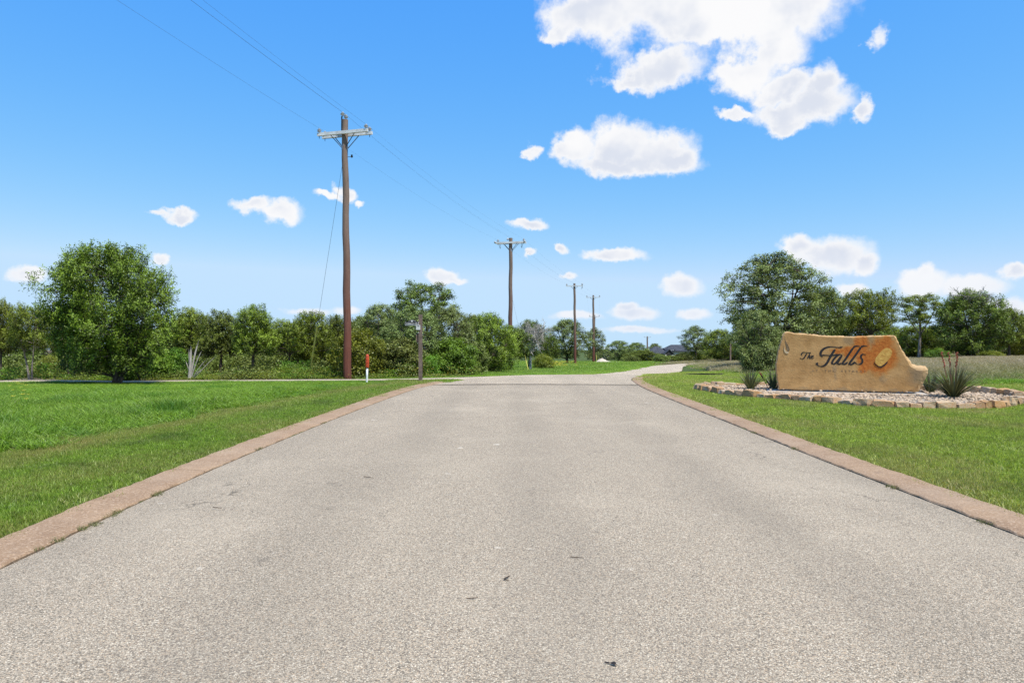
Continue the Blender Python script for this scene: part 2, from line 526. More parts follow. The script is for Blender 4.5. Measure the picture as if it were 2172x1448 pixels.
def smooth_line(pts, step):
    """Catmull-Rom through pts, resampled"""
    P_ = [np.array(p, float) for p in pts]
    P_ = [2 * P_[0] - P_[1]] + P_ + [2 * P_[-1] - P_[-2]]
    out = []
    for i in range(1, len(P_) - 2):
        n = max(2, int(np.linalg.norm(P_[i + 1] - P_[i]) / step))
        for k in range(n):
            t = k / n
            out.append(.5 * ((2 * P_[i]) + (-P_[i - 1] + P_[i + 1]) * t + (2 * P_[i - 1] - 5 * P_[i] + 4 * P_[i + 1] - P_[i + 2]) * t ** 2 + (-P_[i - 1] + 3 * P_[i] - 3 * P_[i + 1] + P_[i + 2]) * t ** 3))
    out.append(P_[-2])
    return np.array(out)

LEFT_S = smooth_line(LEFT_IN, 0.4)
RIGHT_S = smooth_line(RIGHT_IN, 0.4)
XL = lambda y: np.interp(y, LEFT_S[:, 1], LEFT_S[:, 0])
XR = lambda y: np.interp(y, RIGHT_S[:, 1], RIGHT_S[:, 0])
CROSS = smooth_line([(-90, 23.2), (-40, 25.3), (-19, 26.5), (-4, 28.3), (0.7, 30.6), (4.6, 36), (7.7, 44.3), (11.9, 59.3), (19, 86), (25, 99.5), (34, 99), (42, 89.5), (48, 81), (57, 70), (76, 50), (100, 30)], 1.2)
CROSS_HW = np.interp(CROSS[:, 0], [-6, 2], [1.6, 2.75])
APRON_L = smooth_line([(-2.74, 23.5), (-2.39, 25), (-1.92, 27.1), (-1.1, 28.9), (0.1, 30.6), (1.2, 33), (2.2, 36)], .4)
APRON_R = smooth_line([(4.33, 23.5), (4.4, 24.4), (4.62, 26.4), (5.02, 28.2), (5.65, 29.4), (6.6, 32), (7.2, 36)], .4)

def cross_dist(x, y):
    """distance to the cross road's edge (negative on the road)"""
    x = np.asarray(x, float); y = np.asarray(y, float)
    best = np.full(x.shape, 1e9)
    for i in range(0, len(CROSS) - 1):
        a, b = CROSS[i], CROSS[i + 1]
        ab = b - a
        t = np.clip(((x - a[0]) * ab[0] + (y - a[1]) * ab[1]) / (ab @ ab), 0, 1)
        d = np.hypot(x - a[0] - t * ab[0], y - a[1] - t * ab[1]) - CROSS_HW[i]
        best = np.minimum(best, d)
    return best

def near_dist(x, y):
    """signed distance to the near road (negative on it), its apron included"""
    l = np.where(y < 23.5, XL(y), np.interp(y, APRON_L[:, 1], APRON_L[:, 0]))
    r = np.where(y < 23.5, XR(y), np.interp(y, APRON_R[:, 1], APRON_R[:, 0]))
    d = np.maximum(l - x, x - r)
    return np.where(y > 36, 1e3, d)

BED = np.array([(5.77, 21.2), (6.0, 19.4), (6.3, 18.5), (7.07, 17.45), (7.8, 16.35), (8.4, 15.6), (9.4, 15.3), (10.57, 15.35), (11.4, 15.7), (12.35, 16.6), (13.3, 18.2), (13.2, 19.4), (12.4, 20.4), (11.0, 21.3), (9.3, 22.2), (7.7, 22.6), (6.5, 22.4)])

def in_poly(x, y, poly):
    x = np.asarray(x, float); y = np.asarray(y, float)
    ins = np.zeros(x.shape, bool)
    j = len(poly) - 1
    for i in range(len(poly)):
        xi, yi = poly[i]; xj, yj = poly[j]
        c = ((yi > y) != (yj > y)) & (x < (xj - xi) * (y - yi) / (yj - yi + 1e-12) + xi)
        ins ^= c
        j = i
    return ins

def paved(x, y, m=0.0):
    k = np.where(y < 29.5, 0.45, 0.0)        # the kerb strip counts as paved
    k = np.where((x < 0) & (y > 25.1), 0.0, k)
    return (near_dist(x, y) < m + k) | (cross_dist(x, y) < m)

# terrain sheet
def expand(a, b, s0, g):
    out, s, x = [], s0, a
    sign = 1 if b > a else -1
    while (b - x) * sign > 0:
        s *= g
        x += s * sign
        out.append(x)
    return out
gx = sorted(expand(-12, -4000, .25, 1.13)) + list(np.arange(-12, 16.01, .25)) + expand(16, 4000, .25, 1.13)
gy = sorted(expand(-15, -400, .5, 1.4)) + list(np.arange(-15, 4, .5)) + list(np.arange(4, 36, .25)) + list(np.arange(36, 130, 1.2)) + expand(130, 6000, 1.5, 1.25)
GX, GY = np.meshgrid(np.array(gx), np.array(gy))
GZ = H(GX, GY)
nd = near_dist(GX, GY)
cd = cross_dist(GX, GY)
GZ = GZ - 0.12 * ((nd < 0.02) | (cd < -0.25))
GZ = GZ - 0.06 * (cd < 0.5) * (GY > 36)
ny, nx = GX.shape
idx = np.arange(nx * ny).reshape(ny, nx)
me = bpy.data.meshes.new('ground')
fq = np.stack([idx[:-1, :-1], idx[:-1, 1:], idx[1:, 1:], idx[1:, :-1]], -1).reshape(-1, 4)
me.vertices.add(nx * ny)
me.vertices.foreach_set('co', np.stack([GX, GY, GZ], -1).astype(np.float32).ravel())
me.loops.add(fq.size); me.loops.foreach_set('vertex_index', fq.astype(np.int32).ravel())
me.polygons.add(len(fq)); me.polygons.foreach_set('loop_start', np.arange(0, fq.size, 4, dtype=np.int32))
me.update(calc_edges=True)
me.materials.append(MAT['ground'])
me.shade_smooth()
tag(link(bpy.data.objects.new('ground', me)), kind='structure')

def ribbon(name, L, R, dz, mat, cols=6):
    mb = MB()
    vs, fs = [], []
    n = len(L)
    for i in range(n):
        for k in range(cols + 1):
            p = L[i] + (R[i] - L[i]) * k / cols
            crown = 0.02 * (1 - (2 * k / cols - 1) ** 2)
            vs.append((p[0], p[1], hz(*p) + dz + crown))
    for i in range(n - 1):
        for k in range(cols):
            a = i * (cols + 1) + k
            fs.append((a, a + 1, a + cols + 2, a + cols + 1))
    return tag(mb.add(vs, fs).build(name, mat, smooth=True), kind='structure')

ys = np.arange(-12, 23.6, .5)
ribbon('road', np.stack([XL(ys), ys], -1), np.stack([XR(ys), ys], -1), 0.0, MAT['road'], 10)
ya = np.linspace(23.53, 36, 34)
ribbon('junction', np.stack([np.interp(ya, APRON_L[:, 1], APRON_L[:, 0]), ya], -1), np.stack([np.interp(ya, APRON_R[:, 1], APRON_R[:, 0]), ya], -1), 0.012, MAT['road2'], 8)
tan = np.gradient(CROSS, axis=0)
tan /= np.linalg.norm(tan, axis=1)[:, None]
nrm = np.stack([-tan[:, 1], tan[:, 0]], -1)
ribbon('cross_road', CROSS + nrm * CROSS_HW[:, None], CROSS - nrm * CROSS_HW[:, None], 0.005, MAT['road3'], 5)

# seam of tar across the mouth of the near road
seam = MB()
vs = []
for i in range(61):
    u = i / 60
    x = -2.70 + u * 6.95
    y = 23.46 + 0.25 * math.sin(u * 3.1) * 0.4 - 0.35 * u + 0.03 * math.sin(u * 37)
    w = 0.018 + 0.02 * abs(math.sin(u * 17))
    if 0.43 < u < 0.55: w *= .35
    vs += [(x, y - w, hz(x, y) + 0.0255 + .018 * (1 - (2 * u - 1) ** 2)), (x, y + w, hz(x, y) + 0.0255 + .018 * (1 - (2 * u - 1) ** 2))]
seam.add(vs, [(2 * i, 2 * i + 2, 2 * i + 3, 2 * i + 1) for i in range(60)])
MAT['tar'] = simple('tar', (0.035, 0.03, 0.028), .8)
tag(seam.build('tar_seam', MAT['tar']), kind='structure')

# kerbs: flush ribbon of tinted concrete cast in bays
def kerb(line, side):
    root = tag(empty('kerb'), kind='structure')
    seg = np.r_[0, np.cumsum(np.linalg.norm(np.diff(line, axis=0), axis=1))]
    t = np.gradient(line, axis=0); t /= np.linalg.norm(t, axis=1)[:, None]
    nn = np.stack([-t[:, 1], t[:, 0]], -1) * side
    L = seg[-1]
    bay = 4.6
    a = 0.0
    rj = random.Random(3 + int(side))
    while a < L - .3:
        b = min(a + bay, L)
        ss = np.arange(a + .003, b - .003, .11)
        ss = np.r_[ss, b - .004]
        px = np.interp(ss, seg, line[:, 0]); py = np.interp(ss, seg, line[:, 1])
        qx = np.interp(ss, seg, nn[:, 0]); qy = np.interp(ss, seg, nn[:, 1])
        vs, fs = [], []
        prof = [(.022, -.10), (.022, .004), (.034, .016), (.10, .027), (.40, .040), (.425, .036), (.43, -.10)]
        m = len(prof)
        for i in range(len(ss)):
            h = hz(px[i], py[i])
            j0, j1 = rj.uniform(-.016, .014), rj.uniform(-.022, .012)
            for k, (o, z) in enumerate(prof):
                oo = o + (j0 if k < 3 else 0) + (j1 if k > 3 else 0)
                vs.append((px[i] + qx[i] * oo, py[i] + qy[i] * oo, h + z + (rj.uniform(-.002, .002) if z > 0 else 0)))
        for i in range(len(ss) - 1):
            for k in range(m - 1):
                q = (i * m + k, i * m + k + 1, (i + 1) * m + k + 1, (i + 1) * m + k)
                fs.append(q if side < 0 else q[::-1])
        fs.append(tuple(range(m))); fs.append(tuple(range((len(ss) - 1) * m, len(ss) * m)))
        MB().add(vs, fs).build('kerb_bay', MAT['kerb'], root)
        a = b
    return root
kerb(LEFT_S[LEFT_S[:, 1] > -6], 1)
kerb(RIGHT_S[RIGHT_S[:, 1] > -6], -1)

# ------------------------------------------------------------------ carved boulder sign and its bed
P0 = np.array([7.83, 20.1]); P1 = np.array([11.28, 18.9])
FD = (P1 - P0) / np.linalg.norm(P1 - P0)          # along the face
FN = np.array([FD[1], -FD[0]])                    # towards the road
if FN[1] > 0: FN = -FN

def on_face(px, py):
    """picture point -> (u, z) on the sign's upright front plane"""
    r = np.array([(px - CX) / F, 1.0])
    s = (P0 @ FN) / (r @ FN)
    q = r * s
    return float((q - P0) @ FD), EYE + (CY - py) / F * s

def zpx(zx, zy):
    return on_face(1640 + zx / 6.388, 700 + zy / 6.388)

OUT = [(75, 850), (48, 700), (40, 600), (38, 500), (58, 340), (100, 200), (135, 90), (152, 60), (190, 48), (300, 68), (450, 80), (600, 88), (900, 105), (1100, 118),
       (1250, 110), (1400, 105), (1560, 98), (1636, 98), (1665, 130), (1700, 195), (1750, 290), (1830, 400), (1900, 490), (1955, 512), (2020, 510), (2080, 514), (2122, 560),
       (2112, 620), (2070, 720), (2010, 850), (1985, 900)]
outl = [zpx(*p) for p in OUT]
outl = [(u, max(z, 0.02)) for u, z in outl]
def densify(poly, step, closed=True):
    out = []
    n = len(poly)
    for i in range(n if closed else n - 1):
        a = np.array(poly[i]); b = np.array(poly[(i + 1) % n])
        k = max(1, int(np.linalg.norm(b - a) / step))
        for j in range(k):
            out.append(a + (b - a) * j / k)
    return np.array(out)
ring = densify(outl, 0.045)
rr = np.random.default_rng(5)
cen = ring.mean(0)
def inset(rg, d):
    t = np.roll(rg, -1, 0) - np.roll(rg, 1, 0)
    t /= np.linalg.norm(t, axis=1)[:, None] + 1e-9
    nrm_ = np.stack([-t[:, 1], t[:, 0]], -1)
    # make it point inward
    if ((cen - rg) * nrm_).sum() < 0: nrm_ = -nrm_
    return rg + nrm_ * (d[:, None] if hasattr(d, 'shape') else d)
wob = np.convolve(np.r_[rr.normal(0, 1, len(ring) + 8)], np.ones(9) / 9, 'valid')[:len(ring)] * 0.022
ring = inset(ring, wob)
right_end = sstep(3.2, 3.75, ring[:, 0])
left_end = 1 - sstep(0.0, 0.25, ring[:, 0])
layers = [  # (inset, depth behind the face, roughness)
    (0.030 + .10 * right_end + 0.015 * rr.random(len(ring)), 0.0, 0.0),
    (0.008 + .06 * right_end + 0.01 * rr.random(len(ring)), 0.018 + .03 * right_end, .004),
    (0.0 * right_end, 0.06 + .12 * right_end, .012),
    (0.01 * np.ones(len(ring)), 0.20, .02), (0.015 * np.ones(len(ring)), 0.36, .022), (0.05 + .02 * rr.random(len(ring)), 0.52, .02), (0.09 + .03 * rr.random(len(ring)), 0.56, .01)]
bm = bmesh.new()
rings = []
for ins, dep, rg in layers:
    q = inset(ring, ins) + rr.normal(0, 1, ring.shape) * rg * .5
    q[:, 1] = np.maximum(q[:, 1], 0.015)
    dd = np.broadcast_to(dep, len(ring))
    rings.append([bm.verts.new((q[i, 0], dd[i] + rr.normal(0, rg * .4), q[i, 1])) for i in range(len(ring))])
for a, b in zip(rings[:-1], rings[1:]):
    for i in range(len(ring)):
        j = (i + 1) % len(ring)
        bm.faces.new((a[i], a[j], b[j], b[i]))
bm.faces.new(rings[0]); bm.faces.new(rings[-1][::-1])
bmesh.ops.triangulate(bm, faces=[f for f in bm.faces if len(f.verts) > 4])
bmesh.ops.recalc_face_normals(bm, faces=bm.faces)
me = bpy.data.meshes.new('boulder'); bm.to_mesh(me); bm.free()

def sandstone():
    m, t, out = new_mat('sandstone')
    tcn = N(t, 'ShaderNodeTexCoord')
    p = tcn.outputs['Object']
    n1 = noise(t, p, 2.2, 7.0, 0.62)
    c = mixc(t, maprange(t, n1, 0.3, 0.7), (0.37, 0.205, 0.076), (0.51, 0.305, 0.125))
    n2 = noise(t, p, 14.0, 6.0, 0.65)
    c = mixc(t, maprange(t, n2, 0.5, 0.75, 0.0, 0.5), c, (0.235, 0.155, 0.08))
    # paler on the faces turned away from the front
    geo = N(t, 'ShaderNodeNewGeometry')
    sepn = N(t, 'ShaderNodeSeparateXYZ')
    tn = N(t, 'ShaderNodeVectorTransform', vector_type='NORMAL', convert_from='WORLD', convert_to='OBJECT')
    t.links.new(geo.outputs['True Normal'], tn.inputs[0]); t.links.new(tn.outputs[0], sepn.inputs[0])
    edge = maprange(t, sepn.outputs[1], -0.97, -0.6)
    c = mixc(t, mathn(t, 'MULTIPLY', edge, 0.55), c, (0.60, 0.42, 0.235))
    # iron stains bled out of the rock round the ochre nodule
    wz = vmath(t, 'MULTIPLY_ADD', vmath(t, 'SUBTRACT', noise(t, p, 4.5, 6.0, 0.65, out=1), (.5, .5, .5)).outputs[0], (.42, 0, .42), p).outputs[0]
    def blob(zx, zy, rx, rz):
        u, z = zpx(zx, zy)
        a = vmath(t, 'SUBTRACT', wz, (u, 0, z)).outputs[0]
        a = vmath(t, 'MULTIPLY', a, (1 / rx, 0, 1 / rz)).outputs[0]
        return vmath(t, 'LENGTH', a).outputs['Value']
    f = None
    for (zx, zy, rx, rz) in ((1190, 250, 0.240, 0.360), (1240, 420, 0.240, 0.384), (1060, 330, 0.312, 0.180), (900, 310, 0.240, 0.084), (1480, 300, 0.324, 0.396), (1440, 510, 0.288, 0.288), (1560, 400, 0.264, 0.336), (1240, 520, 0.192, 0.192), (1530, 190, 0.204, 0.204), (1340, 380, 0.264, 0.168)):
        b_ = blob(zx, zy, rx, rz)
        f = b_ if f is None else mathn(t, 'SMOOTH_MIN', f, b_, .2)
    halo = maprange(t, f, 1.45, 0.8)
    core = maprange(t, f, 1.12, 0.55)
    c = mixc(t, mathn(t, 'MULTIPLY', halo, 0.55), c, (0.46, 0.225, 0.06))
    c = mixc(t, mathn(t, 'MULTIPLY', core, 0.85), c, mixc(t, maprange(t, n2, .35, .65), (0.37, 0.085, 0.014), (0.50, 0.165, 0.028)))
    # grey lichen by the top and the broken right end
    for (zx, zy, rx, rz, k) in ((1020, 170, .16, .13, .4), (1330, 160, .10, .18, .35), (1950, 640, .22, .26, .55), (840, 600, .035, .22, .45), (1250, 870, 1.2, .09, .45), (500, 845, .9, .07, .35), (1480, 690, .09, .13, .35)):
        g = maprange(t, blob(zx, zy, rx, rz), 1.6, .3)
        c = mixc(t, mathn(t, 'MULTIPLY', g, k), c, (0.185, 0.16, 0.11))
    # hairline cracks
    n5 = noise(t, p, 3.4, 4.0, 0.5)
    cr = maprange(t, mathn(t, 'ABSOLUTE', mathn(t, 'SUBTRACT', n5, 0.52)), 0.0, 0.004, 1.0, 0.0)
    c = mixc(t, mathn(t, 'MULTIPLY', cr, mathn(t, 'MULTIPLY', maprange(t, n1, .5, .62), .5)), c, (0.16, 0.10, 0.055))
    b = N(t, 'ShaderNodeBsdfPrincipled'); t.links.new(c, b.inputs['Base Color'])
    b.inputs['Roughness'].default_value = 0.9
    b.inputs['Specular IOR Level'].default_value = 0.15
    bp = N(t, 'ShaderNodeBump'); bp.inputs['Strength'].default_value = 0.7; bp.inputs['Distance'].default_value = 0.03
    n7 = noise(t, p, 45.0, 4.0, .7)
    c = mixc(t, maprange(t, n7, .58, .74, 0, .55), c, (0.17, 0.10, 0.045))
    t.links.new(c, b.inputs['Base Color'])
    hh = mathn(t, 'ADD', mathn(t, 'ADD', mathn(t, 'MULTIPLY', n1, 1.0), mathn(t, 'MULTIPLY', n2, .5)), mathn(t, 'MULTIPLY', n7, .3))
    t.links.new(hh, bp.inputs['Height']); t.links.new(bp.outputs[0], b.inputs['Normal'])
    t.links.new(b.outputs[0], out.inputs[0])
    return m
MAT['sandstone'] = sandstone()
MAT['ink'] = simple('black_letter_paint', (0.022, 0.021, 0.022), .6, .2, 20)
MAT['ink_faint'] = simple('worn_letter_paint', (0.13, 0.085, 0.05), .8, .5, 14, col2=(0.27, 0.18, 0.10))
MAT['nodule'] = simple('ochre_nodule', (0.58, 0.36, 0.09), .85, .2, 7, .6, 25, col2=(0.47, 0.24, 0.05))
MAT['slab'] = simple('pale_concrete', (0.47, 0.42, 0.36), .9, .12, 6, .3, 60)

sign_root = empty('boulder_sign', (P0[0], P0[1], hz(*P0) + .06), math.atan2(FD[1], FD[0]))
tag(sign_root, 'tan carved boulder with black script lettering and rust orange stains in a gravel bed', 'sign')
me.materials.append(MAT['sandstone'])
boulder = link(bpy.data.objects.new('boulder', me), sign_root)

def plate(pts_uv, y0, y1):
    """closed outline extruded from depth y0 (front) to y1"""
    mb = MB()
    n = len(pts_uv)
    vs = [(u, y0, z) for u, z in pts_uv] + [(u, y1, z) for u, z in pts_uv]
    fs = [tuple(range(n)), tuple(range(2 * n - 1, n - 1, -1))] + [(i, n + i, n + (i + 1) % n, (i + 1) % n) for i in range(n)]
    return mb.add(vs, fs)

def stroke(mb, pts, nib, thin, front=-0.006):
    line = smooth_line(pts, 6.0)
    a = np.gradient(line, axis=0)
    a /= np.linalg.norm(a, axis=1)[:, None] + 1e-9
    perp = np.stack([-a[:, 1], a[:, 0]], -1)
    nv = np.array(nib, float)
    sgn = np.where(perp @ nv >= 0, 1.0, -1.0)
    n = len(line)
    taper = np.minimum(1, np.minimum(np.arange(n) + 1.2, n - np.arange(n) + .2) / 4.0)[:, None]
    off = (nv + perp * sgn[:, None] * thin) * taper
    L_ = line + off; R_ = line - off
    vs = []
    for q in L_: u, z = zpx(*q); vs.append((u, front, z))
    for q in R_: u, z = zpx(*q); vs.append((u, front, z))
    for q in L_: u, z = zpx(*q); vs.append((u, .004, z))
    for q in R_: u, z = zpx(*q); vs.append((u, .004, z))
    fs = []
    for i in range(n - 1):
        fs += [(i, i + 1, n + i + 1, n + i), (i, 2 * n + i, 2 * n + i + 1, i + 1), (n + i, n + i + 1, 3 * n + i + 1, 3 * n + i)]
    mb.add(vs, fs)

GLYPHS = [
    (7, 1.8, [[(392, 372), (382, 352), (398, 332), (425, 326), (468, 335), (512, 328)], [(458, 338), (440, 368), (420, 400), (398, 418), (372, 412), (368, 400)]]),
    (6, 1.8, [[(506, 334), (485, 370), (462, 416)], [(468, 396), (488, 372), (500, 374), (492, 398), (496, 414), (510, 404)]]),
    (6, 1.8, [[(520, 396), (540, 384), (540, 370), (524, 376), (514, 398), (526, 414), (550, 400)]]),
    (13, 3.0, [[(668, 392), (646, 372), (643, 335), (668, 294), (715, 264), (780, 252), (850, 258), (905, 262), (938, 250)],
               [(838, 285), (800, 345), (766, 402), (732, 466), (695, 506), (645, 519), (604, 503), (592, 480), (608, 466)],
               [(640, 372), (700, 364), (770, 370), (835, 364), (872, 350)]]),
    (11.5, 2.6, [[(934, 366), (902, 354), (852, 386), (808, 440), (798, 480), (822, 488), (866, 452), (924, 376)],
               [(934, 362), (896, 428), (872, 474), (886, 492), (924, 470)]]),
    (12, 2.6, [[(1088, 260), (1040, 330), (988, 408), (942, 474), (948, 494), (985, 480), (1008, 456)], [(1084, 268), (1106, 247), (1138, 240), (1178, 244)]]),
    (12, 2.6, [[(1190, 256), (1140, 330), (1084, 408), (1034, 478), (1042, 498), (1082, 480), (1108, 454)], [(1186, 264), (1208, 245), (1240, 239), (1278, 243)]]),
    (10.5, 2.6, [[(1252, 364), (1226, 350), (1198, 362), (1190, 394), (1208, 430), (1206, 464), (1172, 490), (1128, 482), (1114, 462)]]),
]
for nib, thin, strokes in GLYPHS:
    mb = MB()
    for k, s_ in enumerate(strokes):
        stroke(mb, s_, (nib, nib * .28), thin, -0.006 - .0006 * k)
    mb.build('letter', MAT['ink'], sign_root)

def text_mesh(body, size, spacing=1.0):
    cu = bpy.data.curves.new('text', 'FONT')
    cu.body = body
    cu.size = size
    cu.space_character = spacing
    cu.align_x = 'CENTER'
    cu.align_y = 'CENTER'
    cu.resolution_u = 3
    o = bpy.data.objects.new('text', cu)
    COL.objects.link(o)
    dg = bpy.context.evaluated_depsgraph_get()
    me_ = bpy.data.meshes.new_from_object(o.evaluated_get(dg))
    bpy.data.objects.remove(o); bpy.data.curves.remove(cu)
    return me_
tm = text_mesh('\u2014  AT  THE  RETREAT', 0.085, 1.7)
tm.materials.clear(); tm.materials.append(MAT['ink_faint'])
uc, zc = zpx(815, 582)
lo = min(v.co.x for v in tm.vertices); hi = max(v.co.x for v in tm.vertices)
want = zpx(1250, 582)[0] - zpx(375, 582)[0]
bm = bmesh.new(); bm.from_mesh(tm)
left = set(bm.verts)
while left:                       # one object per letter
    stack, isl = [left.pop()], []
    while stack:
        v = stack.pop(); isl.append(v)
        for e_ in v.link_edges:
            o_ = e_.other_vert(v)
            if o_ in left:
                left.discard(o_); stack.append(o_)
    ix = {v: i for i, v in enumerate(isl)}
    fcs = {f for v in isl for f in v.link_faces}
    sub = MB().add([(v.co.x, v.co.y, v.co.z) for v in isl], [tuple(ix[v] for v in f.verts) for f in fcs]).build('letter', MAT['ink_faint'], sign_root)
    sub.location = (uc, -0.004, zc); sub.rotation_euler = (math.radians(90), 0, 0)
    sub.scale = (want / (hi - lo), 1, 1)
bm.free()

# ochre nodule set in the face with a dark broken rim below
nod = [(1382, 440), (1395, 395), (1440, 340), (1490, 290), (1545, 268), (1590, 285), (1612, 320), (1600, 370), (1560, 430), (1510, 480), (1455, 515), (1410, 498), (1385, 470)]
nring = smooth_line(nod + [nod[0]], 14)[:-1]
plate([zpx(*q) for q in nring], -0.010, 0.01).build('nodule', MAT['nodule'], sign_root)
mb = MB(); stroke(mb, [(1368, 465), (1385, 496), (1420, 520), (1455, 528), (1490, 512), (1525, 484), (1552, 455)], (3, 4), 2.0, -0.013)
mb.build('nodule_rim', MAT['ink'], sign_root)
# chipped pocket at the upper left: its shadow and lit bottom painted as plates
MAT['chip_lit'] = simple('lit_pocket_stone', (0.60, 0.48, 0.30), .9, .15, 10, .6, 30)
MAT['chip_shadow'] = simple('shadowed_pocket_stone', (0.22, 0.155, 0.085), .9, .25, 14, .6, 30)
plate([zpx(*q) for q in smooth_line([(160, 105), (168, 170), (195, 215), (216, 260), (222, 300), (205, 318), (185, 290), (172, 235), (160, 170), (160, 105)], 12)[:-1]], -0.006, .01).build('chip', MAT['chip_shadow'], sign_root)
plate([zpx(*q) for q in smooth_line([(150, 240), (160, 290), (185, 318), (212, 322), (196, 344), (165, 336), (148, 300), (150, 240)], 12)[:-1]], -0.014, .01).build('chip', MAT['chip_lit'], sign_root)
# footing slab
mb = MB()
mb.box((1.78, .22, -.045), (4.15, 1.25, .07))
mb.build('footing', MAT['slab'], sign_root)

# gravel bed
def poly_sheet(poly, dz, name, mat, kind):
    bm_ = bmesh.new()
    vv = [bm_.verts.new((x, y, hz(x, y) + dz)) for x, y in poly]
    bm_.faces.new(vv)
    bmesh.ops.triangulate(bm_, faces=bm_.faces[:])
    m_ = bpy.data.meshes.new(name); bm_.to_mesh(m_); bm_.free()
    for pl in m_.polygons:
        if pl.normal.z < 0: pl.flip()
    m_.materials.append(mat)
    return tag(link(bpy.data.objects.new(name, m_)), kind=kind)
MAT['bed'] = simple('bed_fines', (0.33, 0.28, 0.22), .95, .3, 8, .8, 50)
bed_s = smooth_line([tuple(p) for p in BED] + [tuple(BED[0])], .25)[:-1]
poly_sheet(bed_s, .035, 'gravel_bed', MAT['bed'], 'structure')

def stone_mat():
    m, t, out = new_mat('limestone_block')
    oi = N(t, 'ShaderNodeObjectInfo')
    tcn = N(t, 'ShaderNodeTexCoord')
    pv = vmath(t, 'MULTIPLY_ADD', oi.outputs['Random'], (37, 11, 23), tcn.outputs['Object']).outputs[0]
    n1 = noise(t, pv, 5.0, 5.0, .65)
    ramp = N(t, 'ShaderNodeValToRGB')
    e = ramp.color_ramp.elements
    e[0].position = 0; e[0].color = (0.36, 0.27, 0.17, 1)
    e[1].position = 1; e[1].color = (0.50, 0.40, 0.27, 1)
    for pos, c_ in ((.25, (0.48, 0.37, 0.23, 1)), (.45, (0.30, 0.19, 0.11, 1)), (.6, (0.47, 0.27, 0.11, 1)), (.8, (0.44, 0.35, 0.25, 1))):
        k = e.new(pos); k.color = c_
    t.links.new(oi.outputs['Random'], ramp.inputs[0])
    c = mixc(t, maprange(t, n1, .42, .66, 0, .7), ramp.outputs[0], (0.43, 0.20, 0.07))
    n2 = noise(t, pv, 16.0, 4.0, .6)
    c = mixc(t, maprange(t, n2, .5, .7, 0, .55), c, (0.58, 0.50, 0.38))
    b = N(t, 'ShaderNodeBsdfPrincipled'); t.links.new(c, b.inputs['Base Color']); b.inputs['Roughness'].default_value = .92
    b.inputs['Specular IOR Level'].default_value = 0.15
    bp = N(t, 'ShaderNodeBump'); bp.inputs['Strength'].default_value = .8; bp.inputs['Distance'].default_value = .02
    t.links.new(n2, bp.inputs['Height']); t.links.new(bp.outputs[0], b.inputs['Normal'])
    t.links.new(b.outputs[0], out.inputs[0])
    return m
MAT['limestone'] = stone_mat()
def block_mesh(seed):
    r_ = random.Random(seed)
    bm_ = bmesh.new()
    bmesh.ops.create_cube(bm_, size=1.0)
    bmesh.ops.subdivide_edges(bm_, edges=bm_.edges[:], cuts=1, use_grid_fill=True)
    for v in bm_.verts:
        n_ = sum(abs(abs(c) - .5) < 1e-4 for c in v.co)
        s_ = {3: .86, 2: .95, 1: 1.03, 0: 1}[n_]
        v.co = Vector([c * s_ + r_.uniform(-.075, .075) for c in v.co])
    m_ = bpy.data.meshes.new('stone'); bm_.to_mesh(m_); bm_.free()
    m_.materials.append(MAT['limestone'])
    return m_
blocks = [block_mesh(s) for s in range(9)]
border = empty('stone_border', (9.5, 18.8, 0))
tag(border, 'low border of rough tan and orange limestone blocks round the gravel bed', 'border')
bs = smooth_line([tuple(p) for p in BED] + [tuple(BED[0])], .05)
seg = np.r_[0, np.cumsum(np.linalg.norm(np.diff(bs, axis=0), axis=1))]
a = 0.0
rs = random.Random(21)
while a < seg[-1] - .15:
    ln = rs.choice((rs.uniform(.18, .28), rs.uniform(.26, .40), rs.uniform(.30, .48)))
    mid = a + ln / 2
    x = float(np.interp(mid, seg, bs[:, 0])); y = float(np.interp(mid, seg, bs[:, 1]))
    x2 = float(np.interp(mid + .1, seg, bs[:, 0])); y2 = float(np.interp(mid + .1, seg, bs[:, 1]))
    hgt = rs.uniform(.165, .25) * (1.2 if x > 11.3 else 1)
    s = bpy.data.objects.new('stone', rs.choice(blocks))
    s.location = (x - 9.5, y - 18.8, hz(x, y) + hgt * .5 - .06)
    s.scale = (ln * 1.04, rs.uniform(.22, .32), hgt)
    s.rotation_euler = (rs.uniform(-.10, .10), rs.uniform(-.10, .10), math.atan2(y2 - y, x2 - x) + rs.uniform(-.18, .18))
    link(s, border)
    a += ln + rs.uniform(.01, .03)

